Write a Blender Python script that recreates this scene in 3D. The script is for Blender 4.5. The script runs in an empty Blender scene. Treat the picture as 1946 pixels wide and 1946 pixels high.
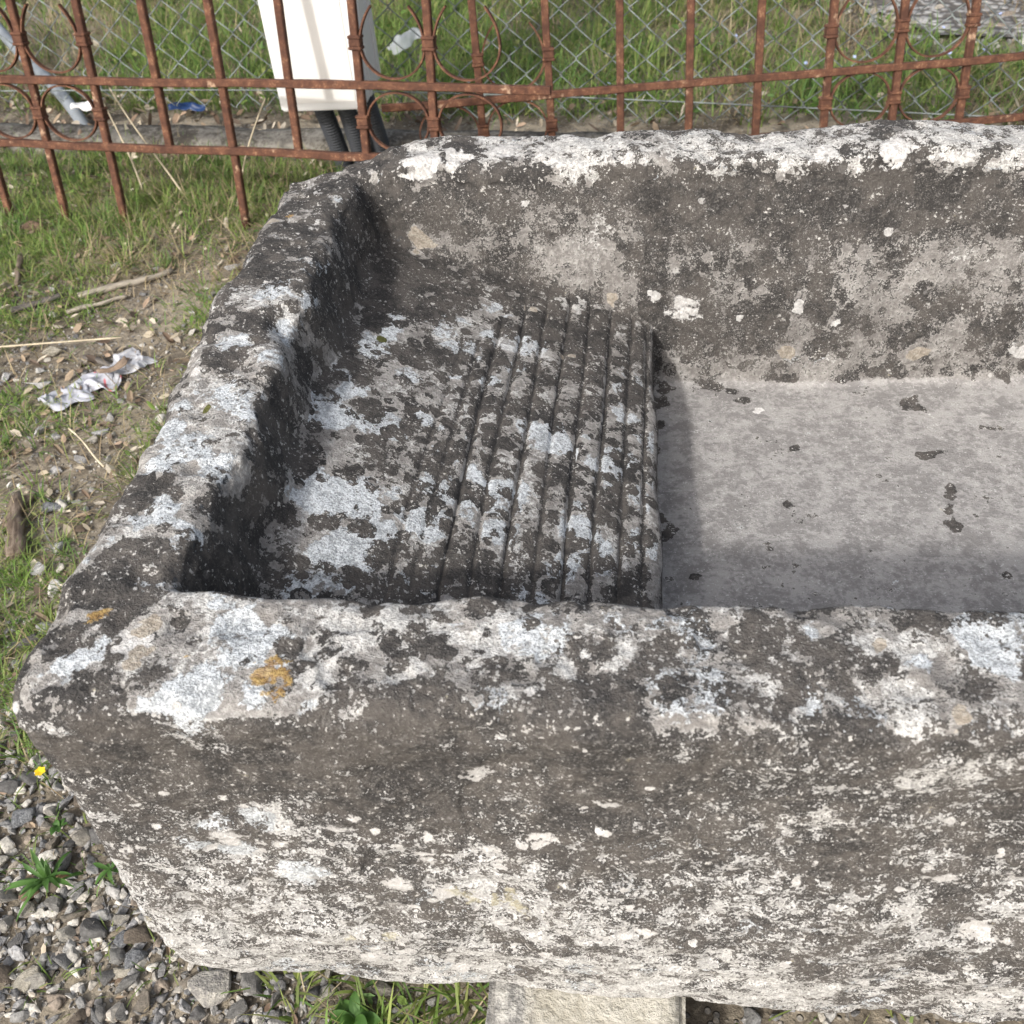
import bpy, bmesh, math, random
import numpy as np
from mathutils import Vector, Matrix

S = bpy.context.scene
COL = S.collection
R = math.radians
rng = np.random.default_rng(7)
random.seed(7)

# ------------------------------------------------------------------ camera
CAM = np.array([0.0, 0.0, 0.74])
PITCH, ROLL, YAW = R(43.0), R(-5.0), R(-8.0)
fwd = np.array([math.sin(YAW) * math.cos(PITCH), math.cos(YAW) * math.cos(PITCH), -math.sin(PITCH)])
r0 = np.array([math.cos(YAW), -math.sin(YAW), 0.0])
u0 = np.cross(r0, fwd)
rgt = r0 * math.cos(ROLL) + u0 * math.sin(ROLL)
upv = -r0 * math.sin(ROLL) + u0 * math.cos(ROLL)
cd = bpy.data.cameras.new('camera')
cam = bpy.data.objects.new('camera', cd)
COL.objects.link(cam)
cam.matrix_world = Matrix(((rgt[0], upv[0], -fwd[0], CAM[0]), (rgt[1], upv[1], -fwd[1], CAM[1]),
                           (rgt[2], upv[2], -fwd[2], CAM[2]), (0, 0, 0, 1)))
cd.sensor_width = 36.0
cd.lens = 36.0
cd.clip_start = 0.02
cd.clip_end = 500.0
cd.dof.use_dof = True
cd.dof.focus_distance = 0.72
cd.dof.aperture_fstop = 18.0
S.camera = cam

# ------------------------------------------------------------------ sky, sun, exposure
SUN_DIR = Vector((0.58, 1.20, -1.0)).normalized()          # the way the light travels
sun_el = math.asin(-SUN_DIR.z)
sun_az = math.atan2(-SUN_DIR.x, -SUN_DIR.y)                # compass bearing of the sun, from +Y towards +X
W = bpy.data.worlds.new('World')
S.world = W
W.use_nodes = True
wn = W.node_tree
bg = wn.nodes['Background']
sky = wn.nodes.new('ShaderNodeTexSky')
sky.sky_type = 'NISHITA'
sky.sun_disc = False
sky.sun_elevation = sun_el
sky.sun_rotation = sun_az
sky.air_density = 1.0
sky.dust_density = 5.0
sky.ozone_density = 1.0
veil = wn.nodes.new('ShaderNodeHueSaturation')           # thin high haze: the sky is whiter than clear blue
veil.inputs['Saturation'].default_value = 0.55
wn.links.new(sky.outputs[0], veil.inputs['Color'])
wn.links.new(veil.outputs[0], bg.inputs[0])
bg.inputs[1].default_value = 0.15
sd = bpy.data.lights.new('sun', 'SUN')
sd.energy = 2.1
sd.angle = R(3.2)
sd.color = (1.0, 0.972, 0.935)
sun = bpy.data.objects.new('sun', sd)
sun.rotation_euler = SUN_DIR.to_track_quat('-Z', 'Y').to_euler()
sun.location = (-2, -4, 4)
COL.objects.link(sun)
S.view_settings.view_transform = 'Standard'
S.view_settings.look = 'None'
S.view_settings.gamma = 1.0
S.view_settings.use_curve_mapping = False
S.view_settings.exposure = 0.62

# ------------------------------------------------------------------ helpers
def tag(o, label=None, cat=None, group=None, kind=None):
    if label: o['label'] = label
    if cat: o['category'] = cat
    if group: o['group'] = group
    if kind: o['kind'] = kind
    return o

def link(name, me, mat=None, parent=None, loc=None):
    o = bpy.data.objects.new(name, me)
    COL.objects.link(o)
    if mat is not None and me is not None and len(me.materials) == 0:
        me.materials.append(mat)
    if parent is not None:
        o.parent = parent
    if loc is not None:
        o.location = loc
    return o

def empty(name, loc=(0, 0, 0), rot=(0, 0, 0)):
    o = bpy.data.objects.new(name, None)
    COL.objects.link(o)
    o.location = loc
    o.rotation_euler = rot
    o.empty_display_size = 0.05
    return o

def mesh_np(name, V, F, smooth=False, cols=None):
    """V (n,3); F: list of (k,m) int arrays of equal-sided faces"""
    me = bpy.data.meshes.new(name)
    V = np.asarray(V, np.float32)
    if not isinstance(F, list): F = [F]
    F = [np.asarray(f, np.int32) for f in F if len(f)]
    me.vertices.add(len(V))
    me.vertices.foreach_set('co', V.ravel())
    lv = np.concatenate([f.ravel() for f in F])
    tot = np.concatenate([np.full(len(f), f.shape[1], np.int32) for f in F])
    st = np.concatenate([[0], np.cumsum(tot)[:-1]]).astype(np.int32)
    me.loops.add(len(lv))
    me.loops.foreach_set('vertex_index', lv)
    me.polygons.add(len(tot))
    me.polygons.foreach_set('loop_start', st)
    me.polygons.foreach_set('use_smooth', np.full(len(tot), smooth, bool))
    if cols is not None:
        a = me.attributes.new('tint', 'FLOAT_COLOR', 'POINT')
        c = np.ones((len(V), 4), np.float32)
        c[:, :3] = cols
        a.data.foreach_set('color', c.ravel())
    me.update(calc_edges=True)
    return me

def _h(ix, iy, iz, seed):
    h = (ix.astype(np.uint32) * np.uint32(374761393) + iy.astype(np.uint32) * np.uint32(668265263)
         + iz.astype(np.uint32) * np.uint32(2147483647 & 0x9E3779B1) + np.uint32(seed * 974634777 & 0xFFFFFFFF))
    h = (h ^ (h >> np.uint32(13))) * np.uint32(1274126177)
    h = (h ^ (h >> np.uint32(15))) * np.uint32(2246822519)
    h = h ^ (h >> np.uint32(16))
    return h.astype(np.float32) / np.float32(4294967295.0)

def vnoise(P, scale, seed=0):
    """smooth value noise, -1..1"""
    Pq = np.asarray(P, np.float32) * scale + 1000.0
    I = np.floor(Pq).astype(np.int64)
    f = (Pq - I).astype(np.float32)
    f = f * f * f * (f * (f * 6 - 15) + 10)
    out = 0
    for dx in (0, 1):
        wx = f[:, 0] if dx else 1 - f[:, 0]
        for dy in (0, 1):
            wy = f[:, 1] if dy else 1 - f[:, 1]
            for dz in (0, 1):
                wz = f[:, 2] if dz else 1 - f[:, 2]
                out = out + wx * wy * wz * _h(I[:, 0] + dx, I[:, 1] + dy, I[:, 2] + dz, seed)
    return out * 2 - 1

def fbm(P, scale, octv=4, seed=0, gain=0.5):
    a, s, t = 1.0, 0.0, 0.0
    for k in range(octv):
        s = s + a * vnoise(P, scale * 2.03 ** k, seed + k * 17)
        t += a
        a *= gain
    return s / t

def sstep(a, b, x):
    t = np.clip((x - a) / (b - a), 0, 1)
    return t * t * (3 - 2 * t)

def ground_z(x, y):
    P = np.stack([np.asarray(x, np.float32), np.asarray(y, np.float32), np.zeros_like(np.asarray(x, np.float32))], 1)
    return 0.006 * vnoise(P, 2.3, 3) + 0.003 * vnoise(P, 9.0, 4)

def gz(x, y):
    return float(ground_z([x], [y])[0])

# ---- node helpers
class NT:
    def __init__(self, name):
        self.m = bpy.data.materials.new(name)
        self.m.use_nodes = True
        self.t = self.m.node_tree
        self.b = self.t.nodes['Principled BSDF']
        self.out = self.t.nodes['Material Output']
        self.b.inputs['Specular IOR Level'].default_value = 0.25
    def n(self, ty, **kw):
        nd = self.t.nodes.new(ty)
        for k, v in kw.items(): setattr(nd, k, v)
        return nd
    def l(self, a, b): self.t.links.new(a, b)
    def put(self, sock, v):
        if isinstance(v, bpy.types.NodeSocket): self.l(v, sock)
        elif v is not None:
            if isinstance(v, tuple) and len(v) == 3 and sock.type == 'RGBA': v = v + (1.0,)
            sock.default_value = v
    def math(self, op, a, b=None, c=None, clamp=False):
        nd = self.n('ShaderNodeMath', operation=op, use_clamp=clamp)
        self.put(nd.inputs[0], a)
        if b is not None: self.put(nd.inputs[1], b)
        if c is not None: self.put(nd.inputs[2], c)
        return nd.outputs[0]
    def add(self, a, b): return self.math('ADD', a, b)
    def sub(self, a, b): return self.math('SUBTRACT', a, b)
    def mul(self, a, b): return self.math('MULTIPLY', a, b)
    def mad(self, a, b, c): return self.math('MULTIPLY_ADD', a, b, c)
    def step(self, x, lo, hi, to0=0.0, to1=1.0):
        nd = self.n('ShaderNodeMapRange', interpolation_type='SMOOTHSTEP')
        self.put(nd.inputs[0], x); self.put(nd.inputs[1], lo); self.put(nd.inputs[2], hi)
        self.put(nd.inputs[3], to0); self.put(nd.inputs[4], to1)
        return nd.outputs[0]
    def mix(self, f, a, b):
        nd = self.n('ShaderNodeMix', data_type='RGBA')
        self.put(nd.inputs[0], f); self.put(nd.inputs[6], a); self.put(nd.inputs[7], b)
        return nd.outputs[2]
    def noise(self, vec, scale, detail=4.0, rough=0.6, dist=0.0, col=False):
        nd = self.n('ShaderNodeTexNoise')
        if vec is not None: self.l(vec, nd.inputs['Vector'])
        nd.inputs['Scale'].default_value = scale
        nd.inputs['Detail'].default_value = detail
        nd.inputs['Roughness'].default_value = rough
        nd.inputs['Distortion'].default_value = dist
        return nd.outputs['Color' if col else 'Fac']
    def voro(self, vec, scale, rand=1.0, out='Distance'):
        nd = self.n('ShaderNodeTexVoronoi')
        self.l(vec, nd.inputs['Vector'])
        nd.inputs['Scale'].default_value = scale
        nd.inputs['Randomness'].default_value = rand
        return nd
    def attr(self, name, out='Fac'):
        nd = self.n('ShaderNodeAttribute', attribute_name=name)
        return nd.outputs[out]
    def obj(self): return self.n('ShaderNodeTexCoord').outputs['Object']
    def vmath(self, op, a, b):
        nd = self.n('ShaderNodeVectorMath', operation=op)
        self.put(nd.inputs[0], a); self.put(nd.inputs[1], b)
        return nd.outputs[0]
    def bump(self, h, dist, strength=1.0, prev=None):
        nd = self.n('ShaderNodeBump')
        self.put(nd.inputs['Height'], h)
        nd.inputs['Distance'].default_value = dist
        nd.inputs['Strength'].default_value = strength
        if prev is not None: self.l(prev, nd.inputs['Normal'])
        return nd.outputs[0]
    def finish(self, col=None, rough=None, nrm=None):
        if col is not None: self.put(self.b.inputs['Base Color'], col)
        if rough is not None: self.put(self.b.inputs['Roughness'], rough)
        if nrm is not None: self.l(nrm, self.b.inputs['Normal'])
        return self.m

# ------------------------------------------------------------------ the stone sink
Q = 0.364          # design unit: camera height above the rim
ZT = CAM[2]        # world z = ZT + Q * zq

def stone_material():
    t = NT('lichen_limestone')
    o = t.obj()
    af, ad, ap, at_, ao, asm, ak, adot, av, ac, ag = [t.attr(k) for k in
        ('front', 'dark', 'pale', 'tan', 'ochre', 'smooth', 'black', 'dots', 'spots', 'cream', 'grain')]
    # bedding streaks on the outer face: squash the pattern vertically there
    sq = t.vmath('MULTIPLY', o, (1.0, 1.0, 1.12))
    mv = t.n('ShaderNodeMix', data_type='VECTOR')
    t.l(af, mv.inputs[0]); t.l(o, mv.inputs[4]); t.l(sq, mv.inputs[5])
    p = mv.outputs[1]
    wob = t.vmath('MULTIPLY', t.vmath('SUBTRACT', t.noise(p, 90, 3, 0.6, col=True), (0.5, 0.5, 0.5)), (0.007, 0.007, 0.007))
    pw = t.vmath('ADD', p, wob)
    n1 = t.noise(pw, 16, 7, 0.62)
    n2 = t.noise(t.vmath('ADD', pw, (3.1, 1.7, 0.4)), 55, 6, 0.68)
    n3 = t.noise(t.vmath('ADD', p, (7.7, 2.2, 5.0)), 260, 5, 0.72)
    n4 = t.noise(t.vmath('ADD', p, (1.3, 9.2, 2.0)), 800, 3, 0.7)
    n8 = t.noise(t.vmath('ADD', p, (17.0, 5.0, 9.0)), 620, 1.6, 0.7)
    n5 = t.noise(t.vmath('ADD', pw, (11.0, 4.0, 8.0)), 30, 6, 0.66)
    n6 = t.noise(t.vmath('ADD', p, (5.0, 14.0, 3.0)), 130, 5, 0.7)
    def c(nz, k): return t.mul(t.sub(nz, 0.5), k)
    def tot(*xs):
        r = xs[0]
        for x in xs[1:]: r = t.add(r, x)
        return r
    rough_amt = t.sub(1.0, t.mul(asm, 0.55))
    # ---- bare stone
    g = t.step(tot(n6, c(n3, 0.9), c(n1, 0.5)), 0.3, 0.72)
    stone = t.mix(g, (0.22, 0.205, 0.19), (0.47, 0.45, 0.42))
    pale_stone = t.mix(t.step(tot(n3, c(n4, 0.8), c(n6, 0.6)), 0.34, 0.6), (0.38, 0.372, 0.358), (0.75, 0.742, 0.72))
    stone = t.mix(t.mul(af, 0.9), stone, pale_stone)
    smooth_stone = t.mix(t.step(tot(n5, c(n3, 0.9), c(n2, 0.9), c(n6, 0.6)), 0.36, 0.64), (0.235, 0.224, 0.214), (0.37, 0.355, 0.338))
    scr = t.noise(t.vmath('MULTIPLY', o, (26.0, 62.0, 60.0)), 1.5, 6, 0.68, 1.2)
    smooth_stone = t.mix(t.mul(t.step(scr, 0.56, 0.68), 0.6), smooth_stone, (0.47, 0.45, 0.43))
    smooth_stone = t.mix(t.mul(t.step(tot(n8, c(n6, 0.5)), 0.64, 0.72), 0.8), smooth_stone, (0.58, 0.57, 0.55))
    stone = t.mix(asm, stone, smooth_stone)
    # ---- cream weathered crust
    cm = t.step(tot(ac, c(n5, 1.7), c(n2, 1.2), c(n3, 0.8)), 0.42, 0.6)
    cream = t.mix(t.step(tot(n3, c(n4, 0.8)), 0.36, 0.62), (0.34, 0.328, 0.308), (0.66, 0.648, 0.62))
    stone = t.mix(cm, stone, cream)
    # ---- blue white crust lichen
    def pcol(scale, off):
        v = t.voro(t.vmath('ADD', pw, off), scale)
        q = t.n('ShaderNodeSeparateColor'); t.l(v.outputs['Color'], q.inputs[0])
        d = tot(v.outputs['Distance'], c(n6, 0.5), c(n3, 0.3))
        r = t.mad(q.outputs[1], 0.55, 0.05)
        return t.step(d, t.add(r, 0.05), t.sub(r, 0.05))
    pk = pcol(26, (9.0, 3.0, 7.0))
    pm = t.step(tot(ap, c(n1, 0.9), c(n2, 1.1), c(n6, 0.9), c(n3, 0.6), t.mul(t.sub(pk, 0.35), 0.40)), 0.47, 0.54)
    pale = t.mix(t.step(tot(n3, c(n4, 1.1), c(n2, 0.5)), 0.36, 0.62), (0.33, 0.345, 0.353), (0.69, 0.715, 0.73))
    c1 = t.mix(pm, stone, pale)
    # ---- dark lichen, and shading painted below the rim edge and in the shelf crease
    def colony(scale, off, lo, hi, soft):
        v = t.voro(t.vmath('ADD', pw, off), scale)
        q = t.n('ShaderNodeSeparateColor'); t.l(v.outputs['Color'], q.inputs[0])
        r = t.mad(q.outputs[0], hi - lo, lo)
        d = tot(v.outputs['Distance'], c(n6, 0.5), c(n3, 0.4))
        return t.step(d, t.add(r, soft), t.sub(r, soft)), q
    k1, q1 = colony(30, (2.0, 5.0, 1.0), 0.05, 0.62, 0.05)
    k2, q2 = colony(78, (6.0, 1.0, 4.0), 0.0, 0.66, 0.06)
    col_amt = t.mad(adot, 0.5, 0.62)
    grain = t.add(t.mul(c(n3, 1.0), t.mad(ag, 1.0, 0.9)), t.mul(c(n8, 1.0), t.mad(ag, 1.9, 0.35)))
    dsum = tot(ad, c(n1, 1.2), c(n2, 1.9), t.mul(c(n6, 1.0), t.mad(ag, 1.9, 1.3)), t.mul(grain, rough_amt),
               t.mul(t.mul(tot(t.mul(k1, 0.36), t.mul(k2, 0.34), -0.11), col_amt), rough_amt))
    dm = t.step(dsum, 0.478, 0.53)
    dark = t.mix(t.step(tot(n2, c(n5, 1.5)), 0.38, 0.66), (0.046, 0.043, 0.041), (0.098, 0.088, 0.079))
    dark = t.mix(t.step(tot(n3, c(n4, 0.7)), 0.5, 0.78), dark, (0.16, 0.148, 0.132))
    n7 = t.noise(t.vmath('ADD', p, (21.0, 3.0, 12.0)), 430, 3, 0.62)
    fleck = t.mul(t.step(tot(n7, c(n6, 0.9), c(n2, 0.35), t.mul(ag, -0.02)), 0.66, 0.71), t.sub(1.0, ak))
    dark = t.mix(t.mul(fleck, 0.9), dark, (0.60, 0.58, 0.545))
    dark = t.mix(t.mul(t.step(tot(n8, c(n6, 0.6)), 0.52, 0.72), t.mad(ag, 0.34, 0.12)), dark, (0.30, 0.287, 0.27))
    c2 = t.mix(dm, c1, dark)
    # ---- near black tone along the inner edge, wall joint and carved channels
    km = t.step(tot(ak, c(n2, 1.3), c(n3, 1.3)), 0.4, 0.6)
    c3 = t.mix(km, c2, t.mix(t.step(n3, 0.45, 0.7), (0.022, 0.024, 0.028), (0.09, 0.095, 0.1)))
    # ---- small white crust dots
    def chalk(scale, off, big):
        vs = t.voro(t.vmath('ADD', pw, off), scale)
        sc = t.n('ShaderNodeSeparateColor'); t.l(vs.outputs['Color'], sc.inputs[0])
        lim = t.mul(t.math('POWER', sc.outputs[0], 1.8), big)
        d = tot(vs.outputs['Distance'], c(n6, 1.1), c(n3, 0.7))
        return t.mul(t.step(d, t.add(lim, 0.03), t.sub(lim, 0.02)), t.step(t.add(sc.outputs[1], av), 0.98, 1.02))
    sp = t.math('MAXIMUM', chalk(36, (1.0, 2.0, 9.0), 0.36), chalk(95, (4.0, 8.0, 2.0), 0.40))
    xs = t.math('MAXIMUM', sp, t.step(tot(t.attr('white'), c(n6, 1.3), c(n2, 0.9), c(n3, 0.9)), 0.5, 0.56))
    c4 = t.mix(xs, c3, t.mix(t.step(n3, 0.4, 0.65), (0.54, 0.52, 0.495), (0.74, 0.725, 0.70)))
    # ---- tan, ochre, yellowish crusts, moss
    tm = t.step(tot(at_, c(n2, 0.6), c(n6, 0.6), c(n3, 0.4)), 0.5, 0.58)
    c5 = t.mix(tm, c4, t.mix(t.step(n3, 0.38, 0.66), (0.29, 0.25, 0.2), (0.5, 0.45, 0.38)))
    om = t.mul(t.step(tot(ao, c(n2, 0.8), c(n6, 1.4), c(n3, 1.6)), 0.5, 0.7), 0.85)
    c6 = t.mix(om, c5, t.mix(t.step(n3, 0.4, 0.65), (0.27, 0.15, 0.05), (0.52, 0.36, 0.13)))
    ym = t.mul(t.step(tot(t.attr('yellow'), c(n2, 1.4), c(n3, 1.8), c(n6, 1.5)), 0.5, 0.75), 0.65)
    c7 = t.mix(ym, c6, t.mix(n6, (0.42, 0.38, 0.25), (0.58, 0.54, 0.4)))
    mm = t.step(tot(t.attr('moss'), c(n6, 0.5)), 0.5, 0.6)
    c8 = t.mix(mm, c7, t.mix(n4, (0.05, 0.055, 0.015), (0.16, 0.16, 0.05)))
    # ---- relief
    h = tot(t.mul(n3, 0.9), t.mul(n4, 0.5), t.mul(n6, 0.7), t.mul(dm, 0.22), t.mul(pm, 0.12), t.mul(xs, 0.25))
    hh = t.mul(h, t.sub(1.0, t.mul(asm, 0.6)))
    nr = t.bump(hh, 0.0034, 0.9)
    return t.finish(c8, 0.92, nr)

BLOBS = """W-189,271,376,18 W-177,300,376,14 W-195,259,376,14 W-186,313,376,11 W-162,290,376,10 W-160,266,376,8 W-215,259,376,7 W-256,275,376,9 W-249,282,376,8 W-241,293,376,5 T-222,305,376,8 T-222,289,376,6 T-223,281,376,5 O-251,311,376,6 O-154,278,376,10 O-198,287,376,1 D-259,294,376,11 D-238,315,376,10 D-234,292,376,8 D-206,278,376,5 D-152,295,376,6 D-156,288,376,4 D-255,332,376,13 D-207,309,376,5 D-190,255,376,3 D-124,288,376,6 D-83,294,376,9 D-104,289,376,7 D-113,283,376,4 L-114,305,376,15 L-94,307,376,12 L-56,303,376,15 L-42,306,376,10 L-74,306,376,7 L-125,307,376,10 L-137,291,376,10 L-135,273,376,8 L-95,282,376,8 W88,308,376,7 W135,293,376,10 L131,303,376,7 W160,304,376,13 W164,294,376,10 L112,303,376,7 L125,276,376,8 L125,265,376,6 D115,292,376,8 D146,301,376,6 D156,288,376,9 D149,276,376,8 D68,302,376,11 D92,292,376,12 L64,279,376,7 L85,270,376,9 D69,268,376,5 T117,303,376,5 T145,268,376,6 D103,304,376,7 D-15,298,376,10 D21,296,376,12 D4,277,376,9 L-24,285,376,7 L-3,292,376,6 W-253,445,376,19 W-227,422,376,15 W-252,492,376,15 W-268,460,376,9 W-228,481,376,13 D-250,520,376,13 D-246,709,376,16 D-239,753,376,17 T-269,717,376,8 O-256,726,376,4 D-251,630,376,19 D-246,569,376,14 L-218,568,376,13 W-228,601,376,9 W-245,595,376,7 W-250,544,376,12 W-225,531,376,10 W-268,358,376,8 W-269,348,376,4 W-240,387,376,9 W-252,370,376,7 W-229,371,376,8 D-257,399,376,13 W-257,417,376,10 D-252,354,376,11 L-254,339,376,4 D-258,325,376,8 D-236,776,376,13 W-226,752,376,8 M-248,478,376,3 K-210,481,376,6 K-213,438,376,7 K-219,389,376,6 K-212,338,376,6 K-212,413,376,6 K-216,363,376,6 W-172,658,318,11 W-183,630,322,12 W-171,680,318,9 W-193,585,325,11 W-183,571,322,11 W-187,538,323,14 W-99,729,291,13 W-103,687,293,6 W-121,701,299,6 W-70,690,281,15 W-94,628,289,11 W-116,617,297,6 W-134,557,304,9 W-184,470,322,15 W-161,469,314,17 W-187,454,323,10 W-142,448,307,10 W-165,425,315,13 W-150,426,310,13 W-120,452,299,8 W-117,412,298,9 W-55,575,275,17 W-40,576,270,10 W-97,480,290,9 W-79,467,284,10 W-66,514,279,11 W-26,488,264,14 W-12,479,259,10 W-28,463,265,10 W10,631,251,10 W2,668,254,8 W-13,558,260,11 W-94,513,289,9 D-172,551,318,13 D-134,642,304,14 D-129,736,302,17 D-173,719,318,17 D-99,789,291,23 D-177,483,319,8 D-156,513,312,14 D-49,532,273,10 D-52,470,274,12 D-95,433,290,13 D-157,379,312,9 D-75,423,282,13 D-26,627,265,12 D-15,674,260,11 D6,527,253,11 D-25,730,264,13 D-111,539,295,9 D-185,404,323,9 D-4,443,256,8 T-37,692,268,6 T-8,789,258,7 T-70,746,280,5 M-176,643,319,5 D13,463,250,10 L-30,788,325,31 L14,788,319,31 L-74,788,336,22 L28,788,289,23 L-31,788,295,27 L-118,788,341,18 T-166,788,318,11 D-116,788,369,22 D-124,788,330,10 D52,788,268,16 X57,788,252,14 X153,788,247,7 X106,788,237,4 X33,788,264,6 L94,788,303,13 L118,788,277,16 L199,788,296,20 L196,788,256,16 L255,788,290,31 L293,788,309,22 L325,788,264,27 L241,788,255,23 D162,788,344,47 D242,788,356,38 D77,788,351,34 D268,788,249,23 D200,788,234,19 D77,788,225,28 D-73,788,364,22 D-8,788,362,26 D127,788,230,28 D316,788,233,18 T149,788,204,9 T261,788,198,12 X343,788,205,8 L186,788,207,24 L285,788,211,19 D149,788,277,14 D205,788,334,26 D275,788,332,25 X191,788,234,6 X-160,798,380,15 X-134,806,380,11 X-100,814,380,14 X-171,774,380,9 L-30,825,380,26 L77,813,380,24 L130,804,380,23 L186,796,380,23 X215,799,380,15 L261,806,380,25 L303,818,380,21 D163,832,380,9 D204,826,380,13 D297,823,380,11 D285,790,380,7 D134,837,380,8 D91,834,380,7 D-128,831,380,16 D243,820,380,7 X162,797,380,13 X263,782,380,9 D-188,809,380,13 X-186,255,290,3 X-120,255,275,3 X-5,255,287,4 X-64,255,258,5 X-14,255,358,2 X-39,255,148,4 X44,255,177,3 W-219,255,253,7 W-197,255,247,13 W-202,255,274,8 W-175,255,281,12 W-169,255,232,11 L-236,255,325,4 X-220,255,305,3 X-239,255,294,3 L-266,255,300,7 X95,255,159,4 X162,255,297,2 L67,255,348,12 L75,255,369,9 L28,255,282,8 D-139,255,186,7 D-163,255,330,22 D-85,255,348,29 D-14,255,352,28 D-221,255,353,22 D-258,255,342,15 D152,255,192,11 D128,255,220,11 D86,255,165,9 D169,255,236,16 D-77,255,288,18 Y-79,255,211,11 Y-128,255,157,6 Y-276,255,165,4 Y-56,255,207,9 Y-153,255,158,5 X-64,255,181,4 X-138,255,131,3 X51,255,140,3 X-133,255,206,3 X17,255,324,2 X112,255,330,2 X-157,255,261,3 X1,255,253,2 X-95,255,140,3 X-265,255,317,3 D-21,255,251,16 D39,255,223,14 L95,255,302,12 L124,255,339,12 L-40,255,291,10 L146,255,341,14 D-218,255,293,11 D256,745,174,7 D257,674,174,5 D264,621,174,5 D260,606,174,5 D257,591,174,5 D266,634,174,3 D80,785,174,8 D103,766,174,4 D112,752,174,4 X124,737,174,5 D154,786,174,6 D342,782,174,5 D40,746,174,7 D37,715,174,4 D35,679,174,4 D35,575,174,6 D34,594,174,4 D58,531,174,3 D149,683,174,3 D135,610,174,3 D41,770,174,7 D31,558,174,3 D284,538,174,3 D252,793,174,5"""
# carved channels of the draining shelf: (x at back, y, x at front, y, depth)
GROOVES = [(-0.335, 1.80, -0.372, 1.12, 0.5), (-0.300, 1.85, -0.335, 1.12, 0.6), (-0.262, 1.97, -0.296, 1.05, 1.1), (-0.214, 2.03, -0.250, 1.05, 1.0),
           (-0.165, 2.09, -0.197, 1.05, 1.1), (-0.115, 2.14, -0.146, 1.05, 1.0), (-0.065, 2.17, -0.099, 1.05, 1.1), (-0.014, 2.17, -0.052, 1.05, 1.1),
           (0.034, 2.17, -0.004, 1.05, 1.0), (0.070, 2.19, 0.040, 1.05, 0.9)]

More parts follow.
